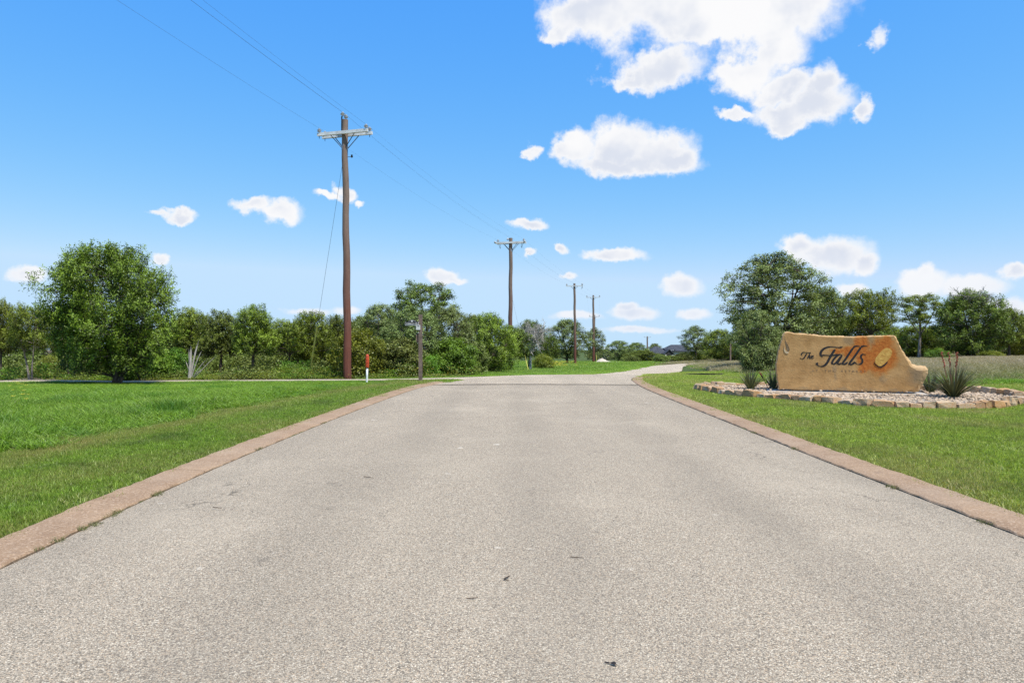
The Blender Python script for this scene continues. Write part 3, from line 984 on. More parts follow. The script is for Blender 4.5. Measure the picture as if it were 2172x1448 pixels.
# ------------------------------------------------------------------ red yuccas in the bed
MAT['yucca'] = leaf_mat('yucca_leaf', (0.045, 0.058, 0.020, 1), (0.185, 0.20, 0.085, 1), transl=0.12, gloss=.05)
MAT['coral'] = simple('coral_bud', (0.33, 0.085, 0.045), .6, .2, 20)
MAT['stalk'] = simple('coral_stalk', (0.25, 0.10, 0.065), .7, .2, 20)
def yucca(x, y, n, height, spread, stalks, label, seed, zoff=.03):
    r_ = random.Random(seed)
    root = empty('red_yucca', (x, y, hz(x, y) + zoff))
    tag(root, label, 'plant', 'red yuccas in the gravel bed')
    quads, tint = [], []
    for i in range(n):
        az_ = r_.uniform(0, 2 * math.pi)
        lean = r_.random() ** .8
        L_ = height * r_.uniform(.75, 1.12)
        reach = spread * (.12 + .88 * lean)
        base = Vector((math.cos(az_), math.sin(az_), 0)) * r_.uniform(.0, .09)
        droop = r_.uniform(.0, .25) * lean
        ptsl = []
        m_ = 6
        for k in range(m_ + 1):
            s_ = k / m_
            h_ = L_ * (s_ * (1 - .38 * lean) - droop * s_ ** 3)
            ptsl.append(base + Vector((math.cos(az_), math.sin(az_), 0)) * reach * (s_ ** 1.25) + Vector((0, 0, h_)))
        sv = Vector((-math.sin(az_), math.cos(az_), 0)) + Vector((0, 0, r_.uniform(-.5, .5)))
        w_ = r_.uniform(.010, .017)
        tn = r_.random()
        for k in range(m_):
            w0, w1 = w_ * (1 - (k / m_) ** 2 * .9), w_ * (1 - ((k + 1) / m_) ** 2 * .95)
            a_, b_ = ptsl[k], ptsl[k + 1]
            quads.append([a_ - sv * w0, a_ + sv * w0, b_ + sv * w1, b_ - sv * w1]); tint.append(tn)
    q = np.array([[tuple(v) for v in f] for f in quads])
    link(bpy.data.objects.new('leaves', quads_mesh('leaves', q, MAT['yucca'], np.array(tint))), root)
    for (dx, dy, hh, lean) in stalks:
        mb = MB()
        line = [(dx * (.3 + .7 * t), dy * t, hh * t) for t in (0, .3, .6, 1.0)]
        mb.tube(line, [.011, .010, .008, .005], 6)
        st = mb.build('flower_stalk', MAT['stalk'], root)
        fb = MB()
        for k in range(30):
            t = .68 + .33 * k / 30
            a_ = r_.uniform(0, 6.28)
            c_ = Vector((dx * (.3 + .7 * t), dy * t, hh * t))
            tip = c_ + Vector((math.cos(a_) * .028, math.sin(a_) * .028, .022))
            fb.tube([c_, (c_ + tip) / 2, tip], [.006, .014, .008], 5)
        fb.build('buds', MAT['coral'], st)
    return root
yucca(11.35, 17.55, 210, .98, .92, [(-.30, .0, 1.17, 0), (-.06, .1, 1.16, 0), (.06, -.05, 1.16, 0)], 'large red yucca with three coral flower stalks beside the boulder sign', 1)
yucca(7.27, 20.8, 130, .72, .52, [], 'dark spiky red yucca without flowers at the narrow end of the gravel bed', 2)
yucca(8.02, 20.95, 80, .72, .45, [(-.45, -.1, .5, 0)], 'grey green red yucca half hidden behind the tall end of the boulder sign', 3)
yucca(11.95, 19.5, 90, .72, .5, [], 'small red yucca tucked behind the low step of the boulder sign', 4)

# ------------------------------------------------------------------ utility poles
def pole_wood():
    m, t, out = new_mat('creosoted_pole')
    tcn = N(t, 'ShaderNodeTexCoord')
    o = tcn.outputs['Object']
    s_ = N(t, 'ShaderNodeSeparateXYZ'); t.links.new(o, s_.inputs[0])
    mp = N(t, 'ShaderNodeMapping'); mp.inputs['Scale'].default_value = (22, 22, 1.1)
    t.links.new(o, mp.inputs[0])
    n1 = noise(t, mp.outputs[0], 1.0, 6.0, .7)
    n2 = noise(t, o, 2.2, 4.0, .6)
    h = maprange(t, mathn(t, 'MULTIPLY_ADD', n2, 4.0, s_.outputs[2]), 3.0, 10.5)
    c = mixc(t, h, (0.135, 0.05, 0.034), (0.20, 0.145, 0.115))
    c = mixc(t, maprange(t, n1, .5, .75, 0, .75), c, (0.045, 0.026, 0.02))
    c = mixc(t, maprange(t, noise(t, o, 30.0, 3.0, .6), .62, .75, 0, .5), c, (0.34, 0.26, 0.20))
    b = N(t, 'ShaderNodeBsdfPrincipled'); t.links.new(c, b.inputs['Base Color']); b.inputs['Roughness'].default_value = .85
    b.inputs['Specular IOR Level'].default_value = 0.2
    bp = N(t, 'ShaderNodeBump'); bp.inputs['Strength'].default_value = .5; bp.inputs['Distance'].default_value = .02
    t.links.new(n1, bp.inputs['Height']); t.links.new(bp.outputs[0], b.inputs['Normal'])
    t.links.new(b.outputs[0], out.inputs[0])
    return m
MAT['pole'] = pole_wood()
MAT['arm'] = simple('fibreglass_arm', (0.70, 0.71, 0.70), .6, .12, 3)
MAT['galv'] = simple('galvanised_steel', (0.30, 0.31, 0.33), .5, .2, 10, metallic=.6)
MAT['brace'] = simple('dark_steel_brace', (0.06, 0.062, 0.07), .6, .2, 10)
MAT['porcelain'] = simple('grey_porcelain', (0.46, 0.47, 0.49), .3, .1, 6, spec=.5)
MAT['wire'] = simple('weathered_wire', (0.10, 0.105, 0.115), .6, .1, 2)
MAT['yellow_guard'] = simple('yellow_guy_guard', (0.62, 0.55, 0.12), .6, .15, 3)
MAT['grey_guard'] = simple('grey_guy_guard', (0.36, 0.34, 0.27), .7, .2, 3)

INS = [(.014, -.05), (.02, 0), (.055, .015), (.095, .03), (.095, .042), (.045, .055), (.045, .075), (.095, .085), (.095, .097), (.04, .115), (.04, .13), (.055, .145), (.03, .165)]
def insulator(root, p, s=1.0, tilt=None):
    mb = MB()
    mb.lathe([(r * s, z * s) for r, z in INS], p, 10, tilt)
    return mb.build('insulator', MAT['porcelain'], root, smooth=True)

def utility_pole(px, d, ytop, label, rb=.175, rt=.125, arm_dir=(.96, -.27), style=1, lean=0.0, zg=None):
    x = at(px, d); z0 = hz(x, d) if zg is None else zg
    hgt = top_z(ytop, d) - z0
    root = empty('utility_pole', (x, d, z0))
    tag(root, label, 'utility pole', 'utility poles along the cross road')
    n = 14
    r_ = random.Random(int(px))
    pts = [(lean * (k / n) + .02 * math.sin(k * 1.7 + px), .015 * math.cos(k * 1.3), -.3 + (hgt + .3) * k / n) for k in range(n + 1)]
    rad = [rb + (rt - rb) * k / n + r_.uniform(-.003, .003) for k in range(n + 1)]
    mb = MB(); mb.tube(pts, rad, 14)
    mb.build('shaft', MAT['pole'], root, smooth=False)
    A = Vector((arm_dir[0], arm_dir[1], 0)).normalized()
    B = Vector((-A.y, A.x, 0))
    ang = math.atan2(A.y, A.x)
    M = Matrix.Rotation(ang, 3, 'Z')
    top = Vector((lean, 0, hgt))
    arm_z = hgt - (.62 if style == 1 else .38)
    attach = []
    if style in (1, 2):
        for sgn in (-1, 1):
            c = Vector((lean, 0, arm_z)) + B * sgn * .20
            mb = MB(); mb.box(c, (2.45, .10, .135), M); mb.build('crossarm', MAT['arm'], root)
            for e in (-1, 1):
                q0 = c + A * e * .58 + Vector((0, 0, -.07)); q1 = Vector((lean, 0, arm_z - .62)) + A * e * .10 + B * sgn * .10
                mb = MB(); mb.tube([q0, q1], .018, 6); mb.build('brace', MAT['brace'], root)
        mb = MB(); mb.tube([Vector((lean, 0, arm_z - .72)), Vector((lean, 0, arm_z - .50))], rt + .014, 14); mb.build('band', MAT['galv'], root)
    else:
        c = Vector((lean, 0, arm_z)) - B * .17
        mb = MB(); mb.box(c, (2.4, .10, .12), M); mb.build('crossarm', MAT['arm'], root)
        for e in (-1, 1):
            mb = MB(); mb.tube([c + A * e * .5 + Vector((0, 0, -.06)), Vector((lean, 0, arm_z - .5)) - B * .1], .02, 5); mb.build('brace', MAT['brace'], root)
    if style == 1:
        for e in (-1, 1):
            for sgn in (-1, 1):
                p = Vector((lean, 0, arm_z + .10)) + A * e * (1.12 - .02 * sgn) + B * sgn * .20
                insulator(root, p, 1.0)
                mb = MB(); mb.tube([p - Vector((0, 0, .28)), p - Vector((0, 0, .02))], .013, 5); mb.build('pin', MAT['brace'], root)
            attach.append(Vector((lean, 0, arm_z + .26)) + A * e * 1.12)
        mb = MB(); mb.box(top + Vector((0, 0, -.22)) - A * (rt + .02), (.035, .06, .75), M); mb.build('ridge_bracket', MAT['brace'], root)
        i1 = top + Vector((0, 0, .18)) - A * (rt - .02); insulator(root, i1, 1.0)
        i2 = top + Vector((0, 0, .05)) + A * .06; insulator(root, i2, 1.0)
        attach += [i1 + Vector((0, 0, .16)), i2 + Vector((0, 0, .16))]
        mb = MB(); mb.tube([(lean + rt - .01, -.02, arm_z - 1.02), (lean + rt + .17, -.02, arm_z - 1.02)], .012, 5)
        mb.lathe([(.012, -.06), (.05, -.03), (.05, 0), (.03, .02), (.05, .05), (.02, .08)], (lean + rt + .19, -.02, arm_z - 1.0), 8)
        mb.build('neutral_bracket', MAT['brace'], root)
    elif style == 2:
        for e in (-1, 1):
            p = Vector((lean, 0, arm_z + .12)) + A * e * 1.08
            insulator(root, p, 1.15)
            for k, (o, sg) in enumerate(((1.22, 1), (.92, -1))):
                T = Matrix.Rotation(math.radians(72) * (1 if sg > 0 else -1), 3, A)
                insulator(root, Vector((lean, 0, arm_z + .02)) + A * e * o + B * sg * -.28, .95, T)
            loop = [Vector((lean, 0, arm_z - .05)) + A * e * (.95 - .06 * math.sin(t * 3.14)) + B * (t - .5) * .5 + Vector((0, 0, -.38 * math.sin(t * 3.14))) for t in np.linspace(0, 1, 8)]
            mb = MB(); mb.tube(loop, .016, 5); mb.build('jumper', MAT['wire'], root)
            attach.append(p + Vector((0, 0, .15)))
        j = insulator(root, top - A * .32 + Vector((0, 0, -.10)), 1.1, Matrix.Rotation(math.radians(68), 3, B))
        attach += [top + Vector((-.1, 0, .02)), top + Vector((.1, 0, 0))]
    else:
        for e in (-1, 1):
            p = Vector((lean, 0, arm_z + .12)) + A * e * 1.1
            insulator(root, p, 1.5)
            attach.append(p + Vector((0, 0, .2)))
        if style == 3:
            mb = MB(); q = Vector((lean, 0, arm_z)) + A * 1.05
            mb.tube([q + Vector((0, 0, .2)), q + A * .08, q + Vector((0, 0, -.42))], [.05, .06, .03], 6); mb.build('cutout', MAT['brace'], root)
        attach += [top.copy(), top.copy()]
    root['hgt'] = hgt
    return root, [Vector((x, d, z0)) + a_ for a_ in attach], Vector((x, d, z0))

pole1 = utility_pole(738, 30.0, 254, 'tall brown utility pole with double white crossarm, beside the orange marker post', style=1, lean=-.14)
pole2 = utility_pole(1082, 55.0, 505, 'brown utility pole with insulators at both crossarm ends, beside the dead grey tree', style=2, lean=.06, rb=.19, rt=.14)
pole3 = utility_pole(1220, 97.0, 601, 'slim utility pole with single crossarm in grass in front of the round oak', style=3, lean=-.1, rb=.20, rt=.15)
pole4 = utility_pole(1259, 118.0, 626, 'farther slim utility pole with single crossarm beside the pale gravel heap', style=4, lean=-.05, rb=.21, rt=.15)
pole5 = utility_pole(1261, 160.0, 668, 'distant utility pole nearly hidden behind another pole by the gravel heap', style=4, rb=.24, rt=.17)
pole6 = utility_pole(1373, 250.0, 713, 'distant dark utility pole with short crossarm next to the grey roofed house', style=5, rb=.30, rt=.24)
for o in bpy.data.objects:
    if 'hgt' in o: del o['hgt']

def wire(a, b, sag, label, n=24, r=.0055, trim=0.0):
    pts = [a.lerp(b, t) + Vector((0, 0, -4 * sag * t * (1 - t))) for t in np.linspace(0, 1, n)]
    mb = MB(); mb.tube(pts, r, 4)
    o = mb.build('power_line', MAT['wire'])
    return tag(o, label, 'wire', 'overhead power lines')
back = Vector((-.16, -.987, 0)) * 46
for a_ in pole1[1]:
    wire(a_, a_ + back + Vector((0, 0, .2)), .55, 'thin power line running overhead from the pole with the double white crossarm', 30, .0032)
for (pa, pb, wl) in ((pole1, pole2, 'from the double crossarm pole towards the dead grey tree'), (pole2, pole3, 'past the dead grey tree towards the round oak'), (pole3, pole4, 'between the two slim poles near the round oak'), (pole4, pole5, 'from the farther slim pole to the hidden distant pole')):
    for k in range(4):
        wire(pa[1][k], pb[1][k], .35, 'thin power line strung ' + wl, 14, .0022)

def guy(pole, zfrac, foot, guard_len, label, mat='yellow_guard', gr=.03):
    base = pole[2]
    top_ = Vector((base.x - .1, base.y, zfrac))
    f = Vector((foot[0], foot[1], hz(*foot) - .05))
    root = empty('guy_wire', f)
    tag(root, label, 'guy wire', 'guy wires of the utility poles')
    mb = MB(); mb.tube([Vector((0, 0, 0)), top_ - f], .0065, 5); mb.build('strand', MAT['wire'], root)
    dr = (top_ - f).normalized()
    mb = MB(); mb.tube([dr * .05, dr * guard_len], gr, 8); mb.build('guard', MAT[mat], root)
    return root
guy(pole1, 10.2, (at(655, 33), 33), 2.75, 'pale yellow guarded guy wire leaning up to the pole with double white crossarm', gr=.042)
guy(pole2, 6.2, (at(1122, 52.5), 52.5), 1.7, 'yellow guarded guy wire in front of the dead grey tree', gr=.032)
guy(pole4, 6.0, (at(1266, 117), 117), 1.6, 'thin yellow guarded guy wire close beside the farther slim pole', gr=.045)
guy(pole5, 5.0, (at(1280, 158), 158), 2.6, 'yellow guarded guy wire standing behind the pale gravel heap', gr=.07)

# ------------------------------------------------------------------ street sign, far street sign, marker post
MAT['post'] = simple('brown_painted_post', (0.185, 0.135, 0.105), .75, .2, 8, .3, 40)
MAT['blade'] = simple('black_blade', (0.018, 0.018, 0.022), .5)
MAT['white'] = simple('white_paint', (0.78, 0.78, 0.76), .5, .05, 8)
MAT['sign_grey'] = simple('pale_sign_face', (0.55, 0.56, 0.53), .5, .1, 10)
def street_sign():
    d = 25.75
    x = at(893, d); z0 = hz(x, d)
    root = tag(empty('street_sign', (x, d, z0)), 'brown square street sign post with small black and white name blade', 'sign')
    hgt = top_z(667, d) - z0
    mb = MB(); mb.box((-.02, 0, hgt / 2 - .1), (.13, .13, hgt + .2)); mb.build('post', MAT['post'], root)
    mb = MB(); mb.box((-.02, 0, .02), (.2, .2, .06)); mb.build('collar', MAT['post'], root)
    zb = lambda py: top_z(py, d) - z0
    u = lambda px: (px - 893) / F * d
    arch = [(860, 690), (860, 682.6), (866, 682.4), (869, 680.6), (872, 679.3), (875, 678.9), (878, 679.3), (881, 680.8), (883.5, 682.4), (888.2, 682.6), (888.2, 690)]
    o1 = [(u(a), zb(b)) for a, b in arch]
    pl = plate(o1, -.075, -.055).build('name_blade', MAT['white'], root)
    c_ = np.mean(o1, 0)
    o2 = [((a - c_[0]) * .955 + c_[0], (b - c_[1]) * .86 + c_[1]) for a, b in o1]
    plate(o2, -.080, -.070).build('face', MAT['blade'], pl)
    tmesh = text_mesh('S BERKLEY DR', .085, 1.0)
    tmesh.materials.clear(); tmesh.materials.append(MAT['white'])
    tx = bpy.data.objects.new('lettering', tmesh); link(tx, pl)
    w_ = max(v.co.x for v in tmesh.vertices) - min(v.co.x for v in tmesh.vertices)
    tx.location = (u(874.2), -.083, zb(686.6)); tx.rotation_euler = (math.radians(90), 0, 0); tx.scale = (.43 / w_, 1.05, 1)
    mb = MB(); mb.lathe([(.028, 0), (.028, .004)], (u(874.5), -.0805, zb(681.4)), 12, Matrix.Rotation(math.radians(90), 3, 'X')); mb.build('emblem', MAT['white'], pl)
    q = MB(); q.box((u(887.8), -.09, zb(694.2)), (.155, .012, .185)); pq = q.build('number_plate', MAT['sign_grey'], root)
    q = MB(); q.box((u(887.8), -.098, zb(691.4)), (.085, .004, .02)); q.build('lettering', MAT['blade'], pq)
    q = MB(); q.box((u(887.8), -.06, zb(699.8)), (.14, .05, .03)); q.build('bracket', MAT['blade'], root)
    oc = [(.2 * math.cos(math.radians(22.5 + 45 * k)), .2 * math.sin(math.radians(22.5 + 45 * k))) for k in range(8)]
    sp = plate(oc, -.004, .004).build('octagon_plate', MAT['post'], root)
    sp.location = (u(886.5), .09, zb(717)); sp.rotation_euler = (0, 0, math.radians(72))
street_sign()

def far_sign():
    d = 100.0
    x = at(1549.5, d); z0 = hz(x, d)
    root = tag(empty('street_sign', (x, d, z0)), 'distant brown street sign post with pale blade against dark trees', 'sign')
    hgt = top_z(720, d) - z0
    mb = MB(); mb.box((0, 0, hgt / 2 - .1), (.17, .17, hgt + .2)); mb.build('post', MAT['post'], root)
    mb = MB(); mb.box((.62, -.1, top_z(725.6, d) - z0), (1.0, .03, .30)); b = mb.build('name_blade', MAT['sign_grey'], root)
far_sign()

MAT['marker_red'] = simple('orange_red_marker', (0.56, 0.075, 0.022), .55, .15, 14, spec=.4)
MAT['marker_white'] = simple('white_marker', (0.75, 0.76, 0.74), .5, .06, 6)
def marker():
    d = 24.6
    x = at(778, d); z0 = hz(x, d)
    root = tag(empty('marker_post', (x, d, z0)), 'slim white utility marker post with orange red cap in the grass verge', 'marker post')
    def prof(pts_, name, mat):
        mb = MB()
        rings_ = []
        vs, fs = [], []
        n = 14
        for (zx, rx, ry, z) in pts_:
            vs += [(zx + rx * math.cos(2 * math.pi * k / n), ry * math.sin(2 * math.pi * k / n), z) for k in range(n)]
        for i in range(len(pts_) - 1):
            fs += [(i * n + k, i * n + (k + 1) % n, (i + 1) * n + (k + 1) % n, (i + 1) * n + k) for k in range(n)]
        fs.append(tuple(range(n))[::-1]); fs.append(tuple((len(pts_) - 1) * n + k for k in range(n)))
        return mb.add(vs, fs).build(name, mat, root, smooth=True)
    prof([(0, .032, .02, -.15), (0, .034, .022, 0), (.008, .036, .024, .25), (.014, .038, .026, .57)], 'stake', MAT['marker_white'])
    prof([(.014, .06, .045, .55), (.014, .067, .05, .57), (.018, .067, .05, .80), (.02, .064, .048, .95), (.021, .055, .042, 1.0), (.022, .035, .028, 1.035), (.022, .012, .01, 1.045)], 'cap', MAT['marker_red'])
    for zz in (.62, .74, .86):
        mb = MB(); mb.box((.016, -.0505, zz), (.07, .006, .02)); mb.build('rib', MAT['marker_red'], root)
marker()

# ------------------------------------------------------------------ far house, shed, gravel heap
MAT['roof'] = simple('slate_shingle', (0.062, 0.066, 0.078), .85, .25, 1.5, .4, 6)
MAT['cream'] = simple('cream_render', (0.52, 0.48, 0.41), .9, .1, 1)
MAT['trim'] = simple('dark_trim', (0.05, 0.045, 0.042), .7)
MAT['glass'] = simple('dark_window', (0.02, 0.024, 0.03), .15, spec=.6)
def house():
    d = 235.0
    u = lambda px: at(px, d)
    x0 = u(1412); z0 = hz(x0, d)
    root = tag(empty('house', (x0, d, z0)), 'distant cream house with dark grey hipped roofs half hidden behind bushes', 'house')
    z = lambda py: top_z(py, d) - z0
    X = lambda px: u(px) - x0
    def hip(xa, xb, ya, yb, ze, zr, inset_, name='roof', oh=.5):
        xa -= oh; xb += oh; ya -= oh; yb += oh
        ym = (ya + yb) / 2
        vs = [(xa, ya, ze), (xb, ya, ze), (xb, yb, ze), (xa, yb, ze), (xa + inset_, ym, zr), (xb - inset_, ym, zr),
              (xa, ya, ze - .25), (xb, ya, ze - .25), (xb, yb, ze - .25), (xa, yb, ze - .25)]
        fs = [(0, 1, 5, 4), (1, 2, 5), (2, 3, 4, 5), (3, 0, 4), (0, 6, 7, 1), (1, 7, 8, 2), (2, 8, 9, 3), (3, 9, 6, 0), (9, 8, 7, 6)]
        return MB().add(vs, fs).build(name, MAT['roof'], root)
    mb = MB(); mb.box(((X(1377) + X(1415)) / 2, 4, z(750) / 2 - .3), (X(1415) - X(1377), 9, z(750) + .4)); w1 = mb.build('wall', MAT['cream'], root)
    mb = MB(); mb.box(((X(1414) + X(1475)) / 2, 6, z(744) / 2 - .3), (X(1475) - X(1414), 10, z(744) + .4)); w2 = mb.build('wall', MAT['cream'], root)
    hip(X(1377), X(1416), -.5, 8.5, z(749), z(734.5), 3.2)
    hip(X(1415), X(1475), 1, 11, z(744), z(731), 3.2)
    # gabled porch
    xa, xb, zt, zb_ = X(1405), X(1426), z(739.5), z(750)
    xm = (xa + xb) / 2
    vs = [(xa, -3.2, zb_), (xb, -3.2, zb_), (xm, -3.2, zt), (xa, 3, zb_), (xb, 3, zb_), (xm, 3, zt)]
    vs2 = [(a, b, c - .3) for a, b, c in vs]
    MB().add(vs + vs2, [(0, 2, 5, 3), (2, 1, 4, 5), (6, 9, 11, 8), (8, 11, 10, 7), (0, 6, 8, 2), (2, 8, 7, 1), (0, 3, 9, 6), (1, 7, 10, 4)]).build('porch_roof', MAT['roof'], root)
    MB().add([(xa + .5, -2.9, zb_ - .3), (xb - .5, -2.9, zb_ - .3), (xm, -2.9, zt - .55), (xa + .5, -2.6, zb_ - .3), (xb - .5, -2.6, zb_ - .3), (xm, -2.6, zt - .55)], [(0, 1, 2), (5, 4, 3), (0, 2, 5, 3), (1, 4, 5, 2), (0, 3, 4, 1)]).build('gable', MAT['trim'], root)
    for px in (1408, 1423.5):
        mb = MB(); mb.box((X(px), -2.8, z(750) / 2 - .3), (.45, .45, z(750) + .3)); mb.build('column', MAT['cream'], root)
    # shed dormer with a row of small windows
    da, db = X(1412), X(1433)
    vs = [(da, .6, z(746)), (db, .6, z(746)), (db, .6, z(741)), (da, .6, z(741)), (da, 5, z(746)), (db, 5, z(746)), (db, 5, z(738)), (da, 5, z(738))]
    MB().add(vs, [(0, 1, 2, 3), (3, 2, 6, 7), (1, 5, 6, 2), (0, 3, 7, 4), (4, 7, 6, 5)]).build('dormer', MAT['roof'], root)
    for k in range(4):
        mb = MB(); mb.box((X(1415.5 + 4.3 * k), .55, z(743.3)), (.42, .06, .48)); f_ = mb.build('window', MAT['white'], root)
        mb = MB(); mb.box((X(1415.5 + 4.3 * k), .50, z(743.3)), (.28, .06, .34)); mb.build('pane', MAT['glass'], f_)
    for px in (1383, 1391, 1437, 1446):
        mb = MB(); mb.box((X(px), -.55 if px < 1414 else .95, z(754)), (.9, .1, 1.2)); f_ = mb.build('window', MAT['white'], root)
        mb = MB(); mb.box((X(px), -.62 if px < 1414 else .88, z(754)), (.7, .06, 1.0)); mb.build('pane', MAT['glass'], f_)
house()
def shed():
    d = 205.0
    x0 = at(1287, d); z0 = hz(x0, d)
    root = tag(empty('shed', (x0, d, z0)), 'small distant white shed glimpsed between far trees', 'building')
    hh = top_z(738.5, d) - z0
    mb = MB(); mb.box((0, 1.5, hh / 2 - .2), (1.5, 3, hh)); mb.build('wall', MAT['white'], root)
    mb = MB(); mb.add([(-1.0, -.4, hh - .25), (1.0, -.4, hh - .25), (1.0, 3.4, hh - .25), (-1.0, 3.4, hh - .25), (-1.0, 1.5, hh + .35), (1.0, 1.5, hh + .35)], [(0, 1, 5, 4), (2, 3, 4, 5), (0, 4, 3), (1, 2, 5), (3, 2, 1, 0)])
    mb.build('roof', MAT['arm'], root)
shed()
def heap():
    d = 117.0
    x0 = at(1300, d); z0 = hz(x0, d)
    rr_ = np.random.default_rng(3)
    nx_, ny_ = 40, 16
    vs = []
    for j in range(ny_):
        for i in range(nx_):
            u_, v_ = i / (nx_ - 1) * 2 - 1, j / (ny_ - 1) * 2 - 1
            e_ = max(0, 1 - (u_ * u_) ** 1.0) * max(0, 1 - v_ * v_)
            pk = .85 * math.exp(-((u_ + .62) / .28) ** 2) + .38
            vs.append((u_ * 3.4, v_ * 1.6, pk * (e_ ** .6) * 1.0 + rr_.normal(0, .03) * (e_ > .02) - .08))
    fs = [(j * nx_ + i, j * nx_ + i + 1, (j + 1) * nx_ + i + 1, (j + 1) * nx_ + i) for j in range(ny_ - 1) for i in range(nx_ - 1)]
    MAT['heap'] = simple('caliche_gravel', (0.60, 0.52, 0.40), .95, .15, 2, .6, 12)
    o = MB().add(vs, fs).build('gravel_heap', MAT['heap'], smooth=True)
    o.location = (x0, d, z0)
    tag(o, 'low pale heap of caliche gravel at the far edge of the green verge', 'gravel heap')
heap()

# ------------------------------------------------------------------ trees
def unit(v):
    return v / (np.linalg.norm(v, axis=-1, keepdims=True) + 1e-9)

def sphere_dirs(rng, n, zmin=-.55):
    d = unit(rng.normal(size=(n * 4, 3)))
    d = d[d[:, 2] > zmin][:n]
    return d

def foliage(rng, lobes, per, leaves, llen, lw, style):
    """leaf faces gathered in clumps on and in the lobes of a crown"""
    C, D, K = [], [], []
    L_ = np.array(lobes)
    for i, (x, y, z, rx, ry, rz) in enumerate(lobes):
        d = sphere_dirs(rng, per)
        rad = np.where(rng.random(len(d)) < .78, rng.uniform(.82, 1.08, len(d)), rng.uniform(.35, .8, len(d)))[:, None]
        p = np.array([x, y, z]) + d * rad * np.array([rx, ry, rz])
        # drop the clumps buried deep in other lobes
        keep = np.ones(len(p), bool)
        for j in range(len(lobes)):
            if j != i:
                q = (p - L_[j, :3]) / L_[j, 3:]
                keep &= (q * q).sum(1) > .30
        C.append(p[keep]); D.append(d[keep]); K.append(np.full(keep.sum(), i))
    C = np.concatenate(C); D = np.concatenate(D)
    n = len(C)
    ptint = rng.normal(0, .13, len(lobes))
    ctint = np.clip(rng.normal(.5, .15, n) + ptint[np.concatenate(K)], 0, 1)
    if style == 'tuft':          # juniper: upright feathery sprays
        ax = unit(D * .65 + np.array([0, 0, .95]) + rng.normal(0, .3, (n, 3)))
        base = np.repeat(C, leaves, 0)
        axr = np.repeat(ax, leaves, 0)
        along = rng.uniform(-.10, .36, (n * leaves, 1))
        spread = .078 * (1.15 - np.clip(along / .36, 0, 1) * .75)
        pos = base + axr * along + rng.normal(0, 1, (n * leaves, 3)) * spread
        la = unit(axr * .8 + rng.normal(0, .5, (n * leaves, 3)))
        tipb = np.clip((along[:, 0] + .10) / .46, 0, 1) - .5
    else:                        # broad-leaved: loose balls of leaves
        base = np.repeat(C, leaves, 0)
        pos = base + rng.normal(0, .105, (n * leaves, 3)) * np.array([1.15, 1.15, .8])
        la = unit(rng.normal(0, 1, (n * leaves, 3)) + np.array([0, 0, -.15]))
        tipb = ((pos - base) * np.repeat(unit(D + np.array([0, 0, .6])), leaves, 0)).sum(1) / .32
    m = len(pos)
    # leaves face outward and up from their clump, as they grow towards the light
    face = unit(np.repeat(unit(D * .8 + np.array([0, 0, .55])), leaves, 0) + rng.normal(0, .42, (m, 3)))
    la = unit(la - face * (la * face).sum(1, keepdims=True) * .85)
    side = unit(np.cross(la, face))
    ln = llen * rng.uniform(.65, 1.25, (m, 1)); wd = lw * rng.uniform(.7, 1.25, (m, 1)) * .5
    q = np.stack([pos, pos + la * ln * .5 + side * wd, pos + la * ln, pos + la * ln * .5 - side * wd], 1)
    tint = np.clip(np.repeat(ctint, leaves) + rng.normal(0, .13, m) + tipb * .5 - .04, 0, 1)  # tips paler as new growth; crown light and inner shade also painted in
    return q, tint, C

def curve3(a, b, bend, n=6):
    a, b = np.array(a, float), np.array(b, float)
    m = (a + b) / 2 + np.array(bend)
    return [tuple((1 - t) ** 2 * a + 2 * t * (1 - t) * m + t * t * b) for t in np.linspace(0, 1, n)]

